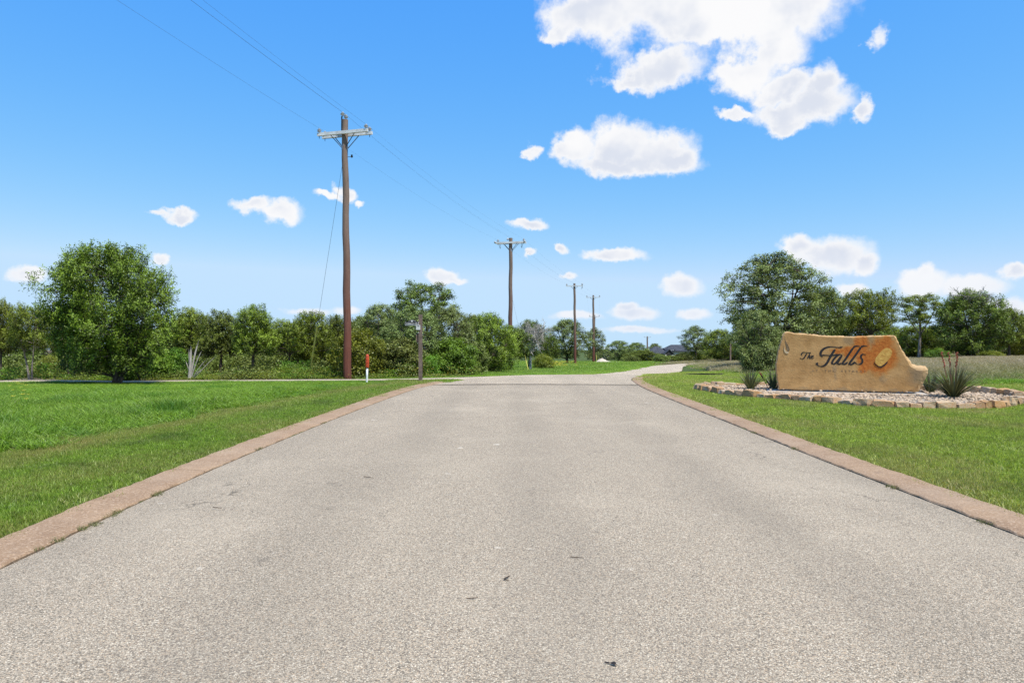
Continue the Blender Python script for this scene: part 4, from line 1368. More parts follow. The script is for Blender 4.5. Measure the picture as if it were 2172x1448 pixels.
def limbs(rng, lobes, clumps, H_, trunk_r, fork, lean=(0, 0), stems=1, twigs=140, twig_r=.012):
    mb = MB()
    tops = []
    for s in range(stems):
        off = np.array([0, 0, 0]) if stems == 1 else np.array([rng.uniform(-.28, .28), rng.uniform(-.2, .2), 0])
        fk = np.array([lean[0] + off[0] * 3.2, lean[1] + off[1] * 3.2, fork * rng.uniform(.85, 1.15)])
        pts = curve3(off + np.array([0, 0, -.15]), fk, (rng.normal(0, .08), rng.normal(0, .08), 0), 7)
        r0 = trunk_r * (1 if stems == 1 else .72)
        mb.tube(pts, [r0 * 1.35, r0 * 1.08] + [r0 * (1 - .08 * k) for k in range(5)], 8)
        tops.append((fk, r0 * .62))
    ends = []
    LC = np.array([l[:3] for l in lobes])
    ang = np.arctan2(LC[:, 1] - tops[0][0][1], LC[:, 0] - tops[0][0][0])
    K = 4
    sector = ((ang + math.pi + rng.uniform(0, 1)) / (2 * math.pi) * K).astype(int) % K
    for s in range(K):
        ids = np.where(sector == s)[0]
        if not len(ids): continue
        cen_ = LC[ids].mean(0)
        fk, r0 = tops[int(np.argmin([np.linalg.norm(t_[0][:2] - cen_[:2]) for t_ in tops]))]
        tipz = np.percentile(LC[ids, 2], 80)
        tip = np.array([cen_[0] * .95, cen_[1] * .95, tipz])
        lead = curve3(fk, tip, (cen_[0] * .12 + rng.normal(0, .12), cen_[1] * .12 + rng.normal(0, .12), rng.uniform(-.25, .1)), 9)
        mb.tube(lead, [r0 * .95 * (1 - .085 * i) for i in range(9)], 6, False)
        LP = np.array(lead)
        for i in ids:
            c = LC[i]
            score = np.linalg.norm(LP - c, axis=1) + 1.2 * np.maximum(0, LP[:, 2] - c[2] + .25)
            j = int(np.argmin(score))
            st = LP[j]
            if c[2] < fk[2] * .8:
                st = np.array([fk[0] * .5, fk[1] * .5, max(.15, c[2] - .35)])
            rb_ = r0 * .5 * (1 - .07 * j)
            mb.tube(curve3(st, c, (rng.normal(0, .12), rng.normal(0, .12), rng.uniform(-.05, .2)), 5), [rb_, rb_ * .85, rb_ * .7, rb_ * .55, rb_ * .4], 5, False)
            ends.append((c, rb_ * .4))
    if len(clumps):
        sel = rng.choice(len(clumps), min(twigs, len(clumps)), replace=False)
        E = np.array([e[0] for e in ends])
        for i in sel:
            c = clumps[i]
            j = int(np.argmin(((E - c) ** 2).sum(1)))
            mb.tube(curve3(E[j], c, rng.normal(0, .07, 3), 4), [twig_r * 1.6, twig_r * 1.2, twig_r, twig_r * .6], 4, False)
    return mb

def puffs(rng, n, H_, W_, base, r, prof, squash=.9, shell=.78, rough=1.0):
    """many small puffs of foliage set through an uneven crown"""
    out = []
    f1, f2 = rng.uniform(0, 6.28, 2)
    for k in range(n):
        t = min(1.0, (k + rng.uniform(0, 1)) / n)
        a_ = k * 2.399 + rng.uniform(-.4, .4)
        env = 1 + rough * (.16 * math.sin(2 * a_ + f1 + 3 * t) + .13 * math.sin(5 * a_ + f2 - 7 * t)) + rough * .07 * rng.normal()
        R = W_ / 2 * prof(t) * env
        lr = rng.uniform(*r)
        q = rng.uniform(.80, 1.04) if rng.random() < shell else rng.uniform(.15, .78)
        rad = max(0, R - lr * .6) * q
        z = H_ * (base + (1 - base) * t) * (1 + .04 * math.sin(3 * a_ + f2))
        out.append((math.cos(a_) * rad, math.sin(a_) * rad, min(z, H_ * 1.02 - lr * .6 * squash), lr, lr, lr * rng.uniform(.85, 1.15) * squash))
    return out

PROTO = {}
def proto(name, seed, lobes, per, leaves, llen, lw, style, leafmat, barkmat, trunk_r, fork, lean=(0, 0), stems=1, twigs=140, twig_r=.012, Hn=None):
    rng = np.random.default_rng(seed)
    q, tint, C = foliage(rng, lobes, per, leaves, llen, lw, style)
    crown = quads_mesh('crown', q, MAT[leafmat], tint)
    trunk = limbs(rng, lobes, C, Hn, trunk_r, fork, lean, stems, twigs, twig_r).mesh('trunk', MAT[barkmat], True)
    pts = q.reshape(-1, 3)
    PROTO[name] = dict(crown=crown, trunk=trunk, H=float(np.percentile(pts[:, 2], 99.85)), W=float(np.percentile(pts[:, 0], 99.3) - np.percentile(pts[:, 0], .7)), x0=float((np.percentile(pts[:, 0], 99.3) + np.percentile(pts[:, 0], .7)) / 2))

rg = np.random.default_rng
dome = lambda t: (max(0.0, 1 - (max(0, t - .38) / .66) ** 2.2)) ** .5 * (.62 + .38 * min(1, t / .38))
round_ = lambda t: max(.15, math.sin(math.pi * min(1, (.12 + t * .86)))) ** .7
umb = lambda t: (1.0 if t < .5 else max(.1, 1 - ((t - .5) / .55) ** 2) ** .5)
column = lambda t: .85 if t < .6 else max(.15, 1 - ((t - .6) / .42) ** 2) ** .5 * .85
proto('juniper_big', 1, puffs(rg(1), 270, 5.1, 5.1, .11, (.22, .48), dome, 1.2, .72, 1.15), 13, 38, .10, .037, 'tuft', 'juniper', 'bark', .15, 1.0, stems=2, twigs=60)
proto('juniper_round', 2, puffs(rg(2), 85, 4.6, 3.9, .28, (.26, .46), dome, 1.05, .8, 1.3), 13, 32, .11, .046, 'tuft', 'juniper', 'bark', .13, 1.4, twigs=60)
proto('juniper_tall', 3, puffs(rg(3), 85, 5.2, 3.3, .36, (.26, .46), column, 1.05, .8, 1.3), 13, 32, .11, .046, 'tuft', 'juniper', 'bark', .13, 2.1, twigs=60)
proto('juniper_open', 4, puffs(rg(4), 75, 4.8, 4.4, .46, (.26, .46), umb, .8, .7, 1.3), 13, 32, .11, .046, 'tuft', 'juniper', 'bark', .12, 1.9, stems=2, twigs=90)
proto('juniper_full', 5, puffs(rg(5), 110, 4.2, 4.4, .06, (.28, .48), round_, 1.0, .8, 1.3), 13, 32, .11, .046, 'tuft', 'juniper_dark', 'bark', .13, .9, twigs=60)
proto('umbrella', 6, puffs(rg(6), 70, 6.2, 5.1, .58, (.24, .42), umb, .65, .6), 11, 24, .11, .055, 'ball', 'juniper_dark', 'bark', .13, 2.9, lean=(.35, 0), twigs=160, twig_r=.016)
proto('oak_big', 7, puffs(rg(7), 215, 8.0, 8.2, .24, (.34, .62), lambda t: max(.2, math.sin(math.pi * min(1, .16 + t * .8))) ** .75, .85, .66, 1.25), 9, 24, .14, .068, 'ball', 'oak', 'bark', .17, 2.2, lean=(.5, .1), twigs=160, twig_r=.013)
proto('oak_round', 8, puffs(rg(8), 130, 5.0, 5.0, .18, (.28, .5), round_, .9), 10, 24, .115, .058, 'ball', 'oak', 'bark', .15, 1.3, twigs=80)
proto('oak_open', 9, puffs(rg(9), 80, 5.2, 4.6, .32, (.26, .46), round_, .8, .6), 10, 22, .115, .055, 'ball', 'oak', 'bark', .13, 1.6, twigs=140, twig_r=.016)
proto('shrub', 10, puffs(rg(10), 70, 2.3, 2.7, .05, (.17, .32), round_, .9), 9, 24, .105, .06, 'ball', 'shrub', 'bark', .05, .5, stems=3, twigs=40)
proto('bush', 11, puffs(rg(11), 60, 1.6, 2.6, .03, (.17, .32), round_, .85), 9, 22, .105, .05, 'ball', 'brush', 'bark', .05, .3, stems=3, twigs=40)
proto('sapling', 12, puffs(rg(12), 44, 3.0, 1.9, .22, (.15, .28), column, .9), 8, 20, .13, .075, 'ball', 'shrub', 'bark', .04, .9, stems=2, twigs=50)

TREE_N = 0
def tree(name, kind, px, ytop, wpx, d, label, group, mat=None, rot=None, sink=0.0, cat='tree', bark_=None):
    """a tree whose foot stands at distance d, as tall and wide as it looks from there"""
    global TREE_N
    TREE_N += 1
    p = PROTO[kind]
    x = at(px, d); z0 = hz(x, d)
    hgt = top_z(ytop, d) - z0 + sink
    wid = wpx / F * d
    root = empty(name, (x, d, z0 - sink), TREE_N * 1.7 if rot is None else rot, (wid / p['W'], wid / p['W'], hgt / p['H']))
    tag(root, label, cat, group)
    for part in ('trunk', 'crown'):
        o = bpy.data.objects.new(part, p[part])
        link(o, root)
        m_ = mat if part == 'crown' else bark_
        if m_:
            o.material_slots[0].link = 'OBJECT'
            o.material_slots[0].material = MAT[m_]
    return root

GL = 'trees beyond the left verge'
tree('juniper_tree', 'juniper_big', 233, 520, 232, 24.6, 'large broad bright green juniper standing by the pale road edge', GL, 'juniper_deep', rot=.4)
tree('juniper_tree', 'juniper_tall', 2, 632, 66, 31, 'juniper cut off by the picture beside the low spreading juniper with pale trunk', GL)
tree('juniper_tree', 'juniper_open', 68, 644, 120, 30.5, 'low spreading juniper with pale bare trunk next to the large broad juniper', GL, bark_='bark_pale')
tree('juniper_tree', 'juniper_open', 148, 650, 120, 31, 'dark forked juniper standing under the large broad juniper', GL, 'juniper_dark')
tree('juniper_tree', 'juniper_tall', 404, 652, 98, 36, 'juniper with rounded top between the large broad juniper and the bleached snag', GL)
tree('juniper_tree', 'juniper_tall', 470, 658, 96, 35, 'narrow dark juniper just behind the bleached snag', GL, 'juniper_dark')
tree('juniper_tree', 'juniper_tall', 538, 646, 104, 33, 'tallest flat topped juniper with straight dark trunk between snag and guy wire', GL)
tree('juniper_tree', 'juniper_open', 606, 676, 128, 35, 'lower drooping juniper between the flat topped juniper and the guy wire', GL)
tree('juniper_tree', 'juniper_round', 660, 660, 112, 36, 'round headed juniper directly behind the pale yellow guy wire', GL)
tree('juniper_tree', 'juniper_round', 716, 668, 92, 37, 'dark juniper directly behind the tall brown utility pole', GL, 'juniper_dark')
tree('broadleaf_shrub', 'shrub', 760, 697, 112, 31.5, 'yellow green leafy shrub behind the orange capped marker post', None, 'shrub_yellow', cat='shrub')
tree('oak_tree', 'oak_round', 806, 645, 122, 36, 'bushy grey green oak between the yellow green shrub and street sign', GL)
tree('umbrella_tree', 'umbrella', 899, 599, 126, 42, 'tall umbrella shaped dark tree rising behind the street sign', GL, rot=.2)
tree('oak_tree', 'oak_round', 880, 652, 130, 34, 'dense oak thicket right behind the street sign post', GL)
tree('oak_tree', 'oak_round', 952, 650, 124, 35.5, 'wide bushy oak between the street sign and the dark juniper clump', GL, rot=2.2)
tree('juniper_tree', 'juniper_full', 1035, 664, 108, 40, 'dark dense juniper clump beside the second utility pole', GL, 'juniper')
tree('juniper_tree', 'juniper_round', 1122, 678, 78, 66, 'dark juniper crown behind the dead grey tree', GL, 'juniper_dark')
tree('oak_tree', 'oak_round', 1203, 677, 98, 104, 'large round dark oak behind the slim pole in the grass', GL, rot=.9)
tree('oak_tree', 'oak_open', 1262, 694, 56, 124, 'open branched small oak behind the two slim poles', GL)
tree('juniper_tree', 'juniper_round', 1166, 712, 50, 88, 'small dark juniper between the dead grey tree and the round oak', GL, 'juniper_dark')
# leafy undergrowth individuals along the edge
tree('sapling', 'sapling', 306, 712, 84, 29.6, 'bright green big leaved sapling at the skirt of the large broad juniper', None, rot=1.0, cat='sapling')
tree('broadleaf_shrub', 'shrub', 372, 738, 66, 31, 'bright green rounded shrub beside the bleached snag', None, cat='shrub')
tree('broadleaf_shrub', 'bush', 262, 770, 58, 29.2, 'low bright shrub at the foot of the large broad juniper', None, 'shrub', cat='shrub')
tree('broadleaf_shrub', 'bush', 104, 752, 56, 36, 'round olive shrub glimpsed between the forked trunks of the junipers', None, 'shrub_yellow', cat='shrub')
tree('broadleaf_shrub', 'shrub', 852, 716, 110, 32.5, 'green shrub filling the gap left of the street sign post', None, 'brush', cat='shrub')
tree('broadleaf_shrub', 'shrub', 960, 716, 110, 34, 'bright leafy shrub in front of the wide bushy oak', None, 'shrub', cat='shrub')
tree('broadleaf_shrub', 'bush', 915, 752, 74, 33, 'low green shrub close behind the foot of the street sign', None, 'shrub', cat='shrub')
tree('broadleaf_shrub', 'shrub', 1010, 726, 60, 37, 'pale leafed shrub in front of the dark juniper clump', None, 'brush', cat='shrub')
tree('broadleaf_shrub', 'bush', 1152, 750, 60, 62, 'olive shrub at the foot of the dead grey tree', None, 'shrub_yellow', cat='shrub')
tree('broadleaf_shrub', 'bush', 1060, 752, 60, 45, 'weedy shrub at the edge of the verge behind the second utility pole', None, 'shrub', cat='shrub')
# back row closing the wood
BACK = ['behind the low juniper with pale trunk', 'behind the dark forked juniper', 'behind the bright green big leaved sapling', 'behind the bright green rounded shrub', 'behind the bleached snag',
        'behind the flat topped juniper', 'behind the lower drooping juniper', 'behind the round headed juniper and yellow guy wire', 'behind the tall brown utility pole',
        'behind the yellow green leafy shrub', 'beneath the umbrella shaped tree', 'behind the pale leafed shrub by the juniper clump', 'behind the second utility pole', 'past the cut off juniper']
for k, (px, yt, w) in enumerate([(30, 690, 90), (120, 700, 90), (300, 690, 110), (370, 680, 100), (440, 690, 90), (505, 690, 90), (575, 695, 100), (640, 690, 100), (700, 690, 90), (765, 672, 110), (840, 668, 100), (1000, 668, 90), (1085, 690, 80), (-60, 660, 110)]):
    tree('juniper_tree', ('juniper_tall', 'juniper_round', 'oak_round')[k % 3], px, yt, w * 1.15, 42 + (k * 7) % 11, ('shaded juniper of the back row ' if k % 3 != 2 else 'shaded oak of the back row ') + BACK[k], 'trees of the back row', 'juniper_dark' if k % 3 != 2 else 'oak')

# centre distance
GC = 'trees in the far distance'
tree('oak_tree', 'oak_round', 1312, 722, 62, 185, 'distant rounded tree beyond the pale gravel heap', GC)
tree('oak_tree', 'oak_round', 1284, 741, 34, 150, 'low far tree hiding the foot of the small white shed', GC, rot=.6)
tree('oak_tree', 'oak_round', 1350, 726, 58, 195, 'distant tree with flat top between gravel heap and far pole', GC, rot=.3)
tree('oak_tree', 'oak_round', 1389, 728, 40, 262, 'distant tree showing above the low end of the grey roof', GC)
tree('juniper_tree', 'juniper_full', 1366, 743, 72, 128, 'dark low juniper at the crest of the road below the far pole', GC)
tree('broadleaf_shrub', 'bush', 1338, 752, 40, 122, 'scrubby bush at the crest of the road beside the gravel heap', None, cat='shrub')
for k, (px, yt, w) in enumerate([(1402, 751, 44), (1424, 754, 50), (1448, 747, 50), (1470, 744, 46), (1492, 752, 44)]):
    tree('broadleaf_shrub', 'bush', px, yt, w, 117 + 2 * k, ('olive', 'dark juniper green', 'grey green', 'yellowish', 'small olive')[k] + ' scrub bush ' + ('under the low end of the grey roof', 'below the gabled porch of the house', 'below the tall part of the grey roof', 'at the foot of the open crowned oak', 'between the open crowned oak and the dark rounded juniper')[k], 'scrub hedge before the house', ('brush', 'juniper_dark', 'brush', 'shrub_yellow', 'brush')[k], cat='shrub')
GR = 'trees beyond the sign'
tree('oak_tree', 'oak_open', 1476, 690, 78, 122, 'open crowned oak beside the grey roofed house', GR)
tree('juniper_tree', 'juniper_full', 1528, 698, 74, 112, 'dark rounded juniper behind the distant street sign', GR, 'juniper')
tree('juniper_tree', 'juniper_full', 1582, 700, 78, 108, 'dark juniper between the distant street sign and the big open oak', GR)
tree('oak_tree', 'oak_big', 1642, 538, 238, 52, 'big open oak with spreading airy crown behind the boulder sign', GR, rot=0.0)
tree('broadleaf_shrub', 'oak_round', 1606, 658, 112, 36, 'tall leafy bush beside the tall end of the boulder sign', None, 'oak', cat='shrub', sink=.5)
tree('broadleaf_shrub', 'bush', 1622, 722, 90, 35, 'low leafy bush at the foot of the tall leafy bush', None, 'oak', cat='shrub')
tree('juniper_tree', 'juniper_round', 1748, 608, 104, 62, 'juniper rising behind the lettered top of the boulder sign', GR, 'juniper_dark')
tree('juniper_tree', 'juniper_open', 1838, 612, 140, 66, 'broad layered juniper behind the rust stained end of the boulder sign', GR)
tree('juniper_tree', 'juniper_full', 1800, 668, 110, 70, 'low dark juniper directly behind the boulder sign', GR)
tree('juniper_tree', 'juniper_full', 1700, 674, 90, 68, 'low dark juniper behind the boulder sign beneath the open oak', GR)
tree('juniper_tree', 'juniper_full', 1938, 690, 104, 78, 'low green juniper between the boulder sign and the leaning bare trunk', GR, 'juniper')
tree('umbrella_tree', 'umbrella', 1950, 624, 96, 74, 'slender tree with leaning bare pale trunk and small flat crown', GR, 'juniper', bark_='bark_pale')
tree('juniper_tree', 'juniper_full', 2060, 618, 140, 70, 'massive dark juniper with dead twigs on top near the coral flower stalks', GR, 'juniper_dark')
tree('oak_tree', 'oak_open', 2050, 612, 110, 73, 'half dead oak showing through the massive dark juniper', GR, bark_='dead')
tree('juniper_tree', 'juniper_round', 2140, 654, 92, 72, 'juniper next to the massive dark juniper, cut by the picture edge', GR)
tree('broadleaf_shrub', 'shrub', 2160, 706, 80, 74, 'pale yellow green shrub beneath the edge juniper', None, 'shrub_yellow', cat='shrub')
tree('broadleaf_shrub', 'bush', 1990, 738, 48, 66, 'bright small shrub at the foot of the leaning bare trunk', None, 'shrub', cat='shrub')
tree('broadleaf_shrub', 'bush', 2100, 742, 60, 67, 'olive weedy shrub under the massive dark juniper', None, 'shrub_yellow', cat='shrub')
for k, (px, yt, w) in enumerate([(1560, 712, 80), (1660, 690, 90), (1760, 690, 100), (1880, 690, 100), (1990, 690, 100), (2110, 690, 110), (2200, 660, 120), (2260, 640, 130)]):
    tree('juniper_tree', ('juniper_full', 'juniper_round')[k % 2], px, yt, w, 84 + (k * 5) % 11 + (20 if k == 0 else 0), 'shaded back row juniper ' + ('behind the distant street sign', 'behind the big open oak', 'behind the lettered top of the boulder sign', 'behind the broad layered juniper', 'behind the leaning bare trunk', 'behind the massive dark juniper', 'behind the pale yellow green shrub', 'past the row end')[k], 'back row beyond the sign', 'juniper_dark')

# far wood on the low ridge
def far_wood():
    rng = np.random.default_rng(44)
    q_, t_ = [], []
    for k in range(170):
        d = rng.uniform(330, 600)
        px = rng.uniform(-200, 2400) if k % 2 else rng.uniform(1250, 1520)
        x = at(px, d)
        z0 = float(H(x, d))
        r_ = rng.uniform(2.2, 4.4)
        n = 420
        dd = sphere_dirs(rng, n, -.3)
        p = np.array([x, d, z0 + r_ * .7]) + dd * rng.uniform(.7, 1.1, (len(dd), 1)) * np.array([r_ * 1.3, r_ * 1.3, r_])
        la = unit(rng.normal(size=p.shape)); sd_ = unit(np.cross(la, rng.normal(size=p.shape)))
        s_ = .75
        q_.append(np.stack([p, p + la * s_ * .5 + sd_ * s_ * .3, p + la * s_, p + la * s_ * .5 - sd_ * s_ * .3], 1))
        t_.append(np.clip(rng.normal(.45, .2, len(p)), 0, 1))
    o = link(bpy.data.objects.new('far_wood', quads_mesh('far_wood', np.concatenate(q_), MAT['oak'], np.concatenate(t_))))
    tag(o, 'far off belt of dark trees along the horizon', 'wood', kind='stuff')
far_wood()

# dead grey tree, bleached snag, dead twigs
def dead_tree(name, px, ytop, wpx, d, label, n_main, seed, depth=4, fork=.32, r0=.11, mat='dead', cat='tree', up=.5):
    x = at(px, d); z0 = hz(x, d)
    hgt = top_z(ytop, d) - z0
    W_ = wpx / F * d
    rng = np.random.default_rng(seed)
    root = tag(empty(name, (x, d, z0)), label, cat)
    tr, br = MB(), MB()
    fk = np.array([.05, 0, hgt * fork])
    tr.tube(curve3((0, 0, -.15), fk, (.06, 0, 0), 6), [r0 * 1.3, r0 * 1.1, r0, r0 * .95, r0 * .9, r0 * .85], 8)
    def grow(p, dirn, ln, r, lev):
        e = p + dirn * ln
        pts = curve3(p, e, rng.normal(0, ln * .10, 3), 5)
        br.tube(pts, [r, r * .9, r * .78, r * .66, r * .5], 4 if lev < 3 else 5, False)
        if lev == 0: return
        for k in range(3 if lev > 1 else 4):
            t = rng.uniform(.35, 1.0)
            s_ = np.array(pts[min(4, int(t * 4))])
            nd_ = unit(dirn * .75 + rng.normal(0, .55, 3) + np.array([0, 0, .08]))
            grow(s_, nd_, ln * rng.uniform(.5, .78), r * .55, lev - 1)
    for k in range(n_main):
        a_ = k * 2.399
        dv = unit(np.array([math.cos(a_) * W_ * .5, math.sin(a_) * W_ * .5, hgt * up * rng.uniform(.5, 1.4)]))
        grow(fk * rng.uniform(.75, 1.0), dv, W_ * .26, r0 * .6, depth)
    tr.build('trunk', MAT['dead'], root, True)
    o = br.build('branches', MAT['dead'], root)
    va = np.array([v.co[:] for v in o.data.vertices])
    zs = np.percentile(va[:, 2], 99.7); xs = np.percentile(np.abs(va[:, 0]), 98)
    o.scale = (W_ * .5 / xs, W_ * .5 / xs, hgt / zs)
    return root
dead_tree('dead_tree', 1124, 680, 76, 54, 'bare grey dead tree with a dense tangle of fine twigs', 12, 8, 4, .33, .09)
dead_tree('dead_tree', 2062, 608, 96, 69.5, 'bare dead tree top spiking out of the massive dark juniper', 6, 9, 3, .62, .10, up=.9)
def snag():
    d = 29.6
    x = at(404, d); z0 = hz(x, d)
    root = tag(empty('snag', (x, d, z0)), 'bleached broken snag of pale bare trunks at the wood edge', 'snag')
    for k, (tip, r) in enumerate([((.02, 0, 1.45), .085), ((-.10, .05, 1.35), .055), ((.32, .1, 1.7), .06), ((.55, 0, 1.38), .032), ((.75, -.1, .9), .03), ((-.22, 0, .85), .03), ((.5, .1, .5), .028), ((1.05, .2, 1.05), .024)]):
        b = (.02 * k - .06, .02 * (k % 3), -.1)
        r *= .72
        mb = MB(); mb.tube(curve3(b, tip, (-.10 if tip[0] > .3 else .03, 0, .05), 7), [r * 1.3, r * 1.15, r, r * .95, r * .85, r * .7, r * .35], 7)
        mb.build('stem', MAT['dead'], root, True)
snag()

# ------------------------------------------------------------------ grass
def blades(seed, n, radius, hmin, hmax, w, bend, segs, mat, name, lean=(0, 0), flat=0.0):
    rng = np.random.default_rng(seed)
    r_ = radius * np.sqrt(rng.random(n)); a_ = rng.uniform(0, 2 * np.pi, n)
    base = np.stack([r_ * np.cos(a_), r_ * np.sin(a_), np.full(n, -.01)], -1)
    h_ = rng.uniform(hmin, hmax, n)
    b_ = rng.uniform(0, 2 * np.pi, n)
    bv = np.stack([np.cos(b_), np.sin(b_), np.zeros(n)], -1) * (rng.uniform(.2, 1, n) * bend * h_)[:, None] + np.array([lean[0], lean[1], 0]) * h_[:, None]
    f_ = rng.uniform(0, 2 * np.pi, n)
    sv = np.stack([np.cos(f_), np.sin(f_), np.zeros(n)], -1)
    wv = w * rng.uniform(.6, 1.3, n)
    tint = np.clip(rng.normal(.5, .27, n), 0, 1)
    bold = rng.random(n) < .05
    wv = np.where(bold, wv * 1.9, wv); tint = np.where(bold, 1.0, tint)
    if segs == 1:
        tip = base + bv + np.array([0, 0, 1]) * h_[:, None]
        q = np.stack([base - sv * wv[:, None] * .5, base + sv * wv[:, None] * .5, tip], 1)
        me_ = quads_mesh(name, q, mat, tint, 3)
    else:
        P_ = []
        for k in range(segs + 1):
            t = k / segs
            P_.append(base + bv * t ** 2 + np.array([0, 0, 1]) * (h_ * (t - flat * t ** 3))[:, None])
        q = []
        for k in range(segs):
            w0 = wv[:, None] * .5 * (1 - (k / segs) ** 1.6); w1 = wv[:, None] * .5 * (1 - ((k + 1) / segs) ** 1.6 * .97)
            q.append(np.stack([P_[k] - sv * w0, P_[k] + sv * w0, P_[k + 1] + sv * w1, P_[k + 1] - sv * w1], 1))
        me_ = quads_mesh(name, np.concatenate(q), mat, np.tile(tint, segs))
    return bpy.data.objects.new(name, me_)

def grass_mat(name, ca, cb, straw, dark, pscale=.8, transl=.35):
    """tint of the patch ('dry', per clump) mixes towards straw; broad patches towards dark"""
    m, t, out = new_mat(name)
    at1 = N(t, 'ShaderNodeAttribute', attribute_name='tint', attribute_type='GEOMETRY')
    at2 = N(t, 'ShaderNodeAttribute', attribute_name='dry', attribute_type='INSTANCER')
    geo = N(t, 'ShaderNodeNewGeometry')
    c = mixc(t, at1.outputs['Fac'], ca, cb)
    n1 = noise(t, geo.outputs['Position'], pscale, 4.0, .6)
    c = mixc(t, maprange(t, n1, .48, .72, 0, .75), c, dark)
    n2 = noise(t, geo.outputs['Position'], 13.0, 4.0, .7)
    hv = N(t, 'ShaderNodeHueSaturation')
    t.links.new(maprange(t, n2, .30, .70, .32, 1.7, False), hv.inputs['Value'])
    t.links.new(c, hv.inputs['Color'])
    c = hv.outputs[0]
    c = mixc(t, mathn(t, 'MULTIPLY', at2.outputs['Fac'], maprange(t, at1.outputs['Fac'], .2, .8, .55, 1.0)), c, straw)
    d = N(t, 'ShaderNodeBsdfDiffuse'); t.links.new(c, d.inputs[0])
    tr = N(t, 'ShaderNodeBsdfTranslucent')
    t.links.new(mixc(t, 1.0, c, (1.2, 1.15, .6, 1), 'MULTIPLY'), tr.inputs[0])
    s1 = N(t, 'ShaderNodeMixShader'); s1.inputs[0].default_value = transl
    t.links.new(d.outputs[0], s1.inputs[1]); t.links.new(tr.outputs[0], s1.inputs[2])
    g = N(t, 'ShaderNodeBsdfGlossy'); g.inputs['Roughness'].default_value = .5
    s2 = N(t, 'ShaderNodeMixShader'); s2.inputs[0].default_value = .04
    t.links.new(s1.outputs[0], s2.inputs[1]); t.links.new(g.outputs[0], s2.inputs[2])
    t.links.new(s2.outputs[0], out.inputs[0])
    return m

MAT['mown'] = grass_mat('mown_grass', (0.075, 0.16, 0.007, 1), (0.25, 0.42, 0.020, 1), (0.40, 0.335, 0.11, 1), (0.052, 0.13, 0.008, 1))
MAT['lawn'] = grass_mat('lawn_grass', (0.135, 0.215, 0.016, 1), (0.41, 0.55, 0.046, 1), (0.47, 0.36, 0.16, 1), (0.15, 0.215, 0.020, 1))
MAT['tall'] = grass_mat('tall_grass', (0.072, 0.155, 0.008, 1), (0.27, 0.44, 0.034, 1), (0.42, 0.45, 0.13, 1), (0.055, 0.175, 0.012, 1), .6)
MAT['dry'] = grass_mat('dry_grass', (0.13, 0.14, 0.04, 1), (0.34, 0.30, 0.14, 1), (0.40, 0.315, 0.24, 1), (0.14, 0.19, 0.045, 1), .35)
MAT['flower'] = simple('yellow_flower', (0.72, 0.60, 0.06), .6, .1, 5)

def coll(name, objs):
    c_ = bpy.data.collections.new(name)
    for o in objs: c_.objects.link(o)
    return c_

C_MOWN = coll('mown_tufts', [blades(100 + i, 260, .22, .022, .062, .0075, .9, 1, MAT['mown'], 'mown_tuft') for i in range(4)])
C_LAWN = coll('lawn_tufts', [blades(150 + i, 260, .22, .022, .062, .0075, .9, 1, MAT['lawn'], 'lawn_tuft') for i in range(4)])
C_TALL = coll('tall_tufts', [blades(200 + i, 90, .22, .20, .40, .011, .75, 4, MAT['tall'], 'tall_tuft', (-.12, .10), .18) for i in range(4)])
C_VERGE = coll('verge_tufts', [blades(300 + i, 110, .30, .08, .22, .014, .8, 2, MAT['tall'], 'verge_tuft', (-.1, .05), .1) for i in range(3)])
C_DRY = coll('dry_tufts', [blades(400 + i, 90, .28, .12, .36, .010, .8, 3, MAT['dry'], 'dry_tuft', (-.1, .05), .15) for i in range(3)])

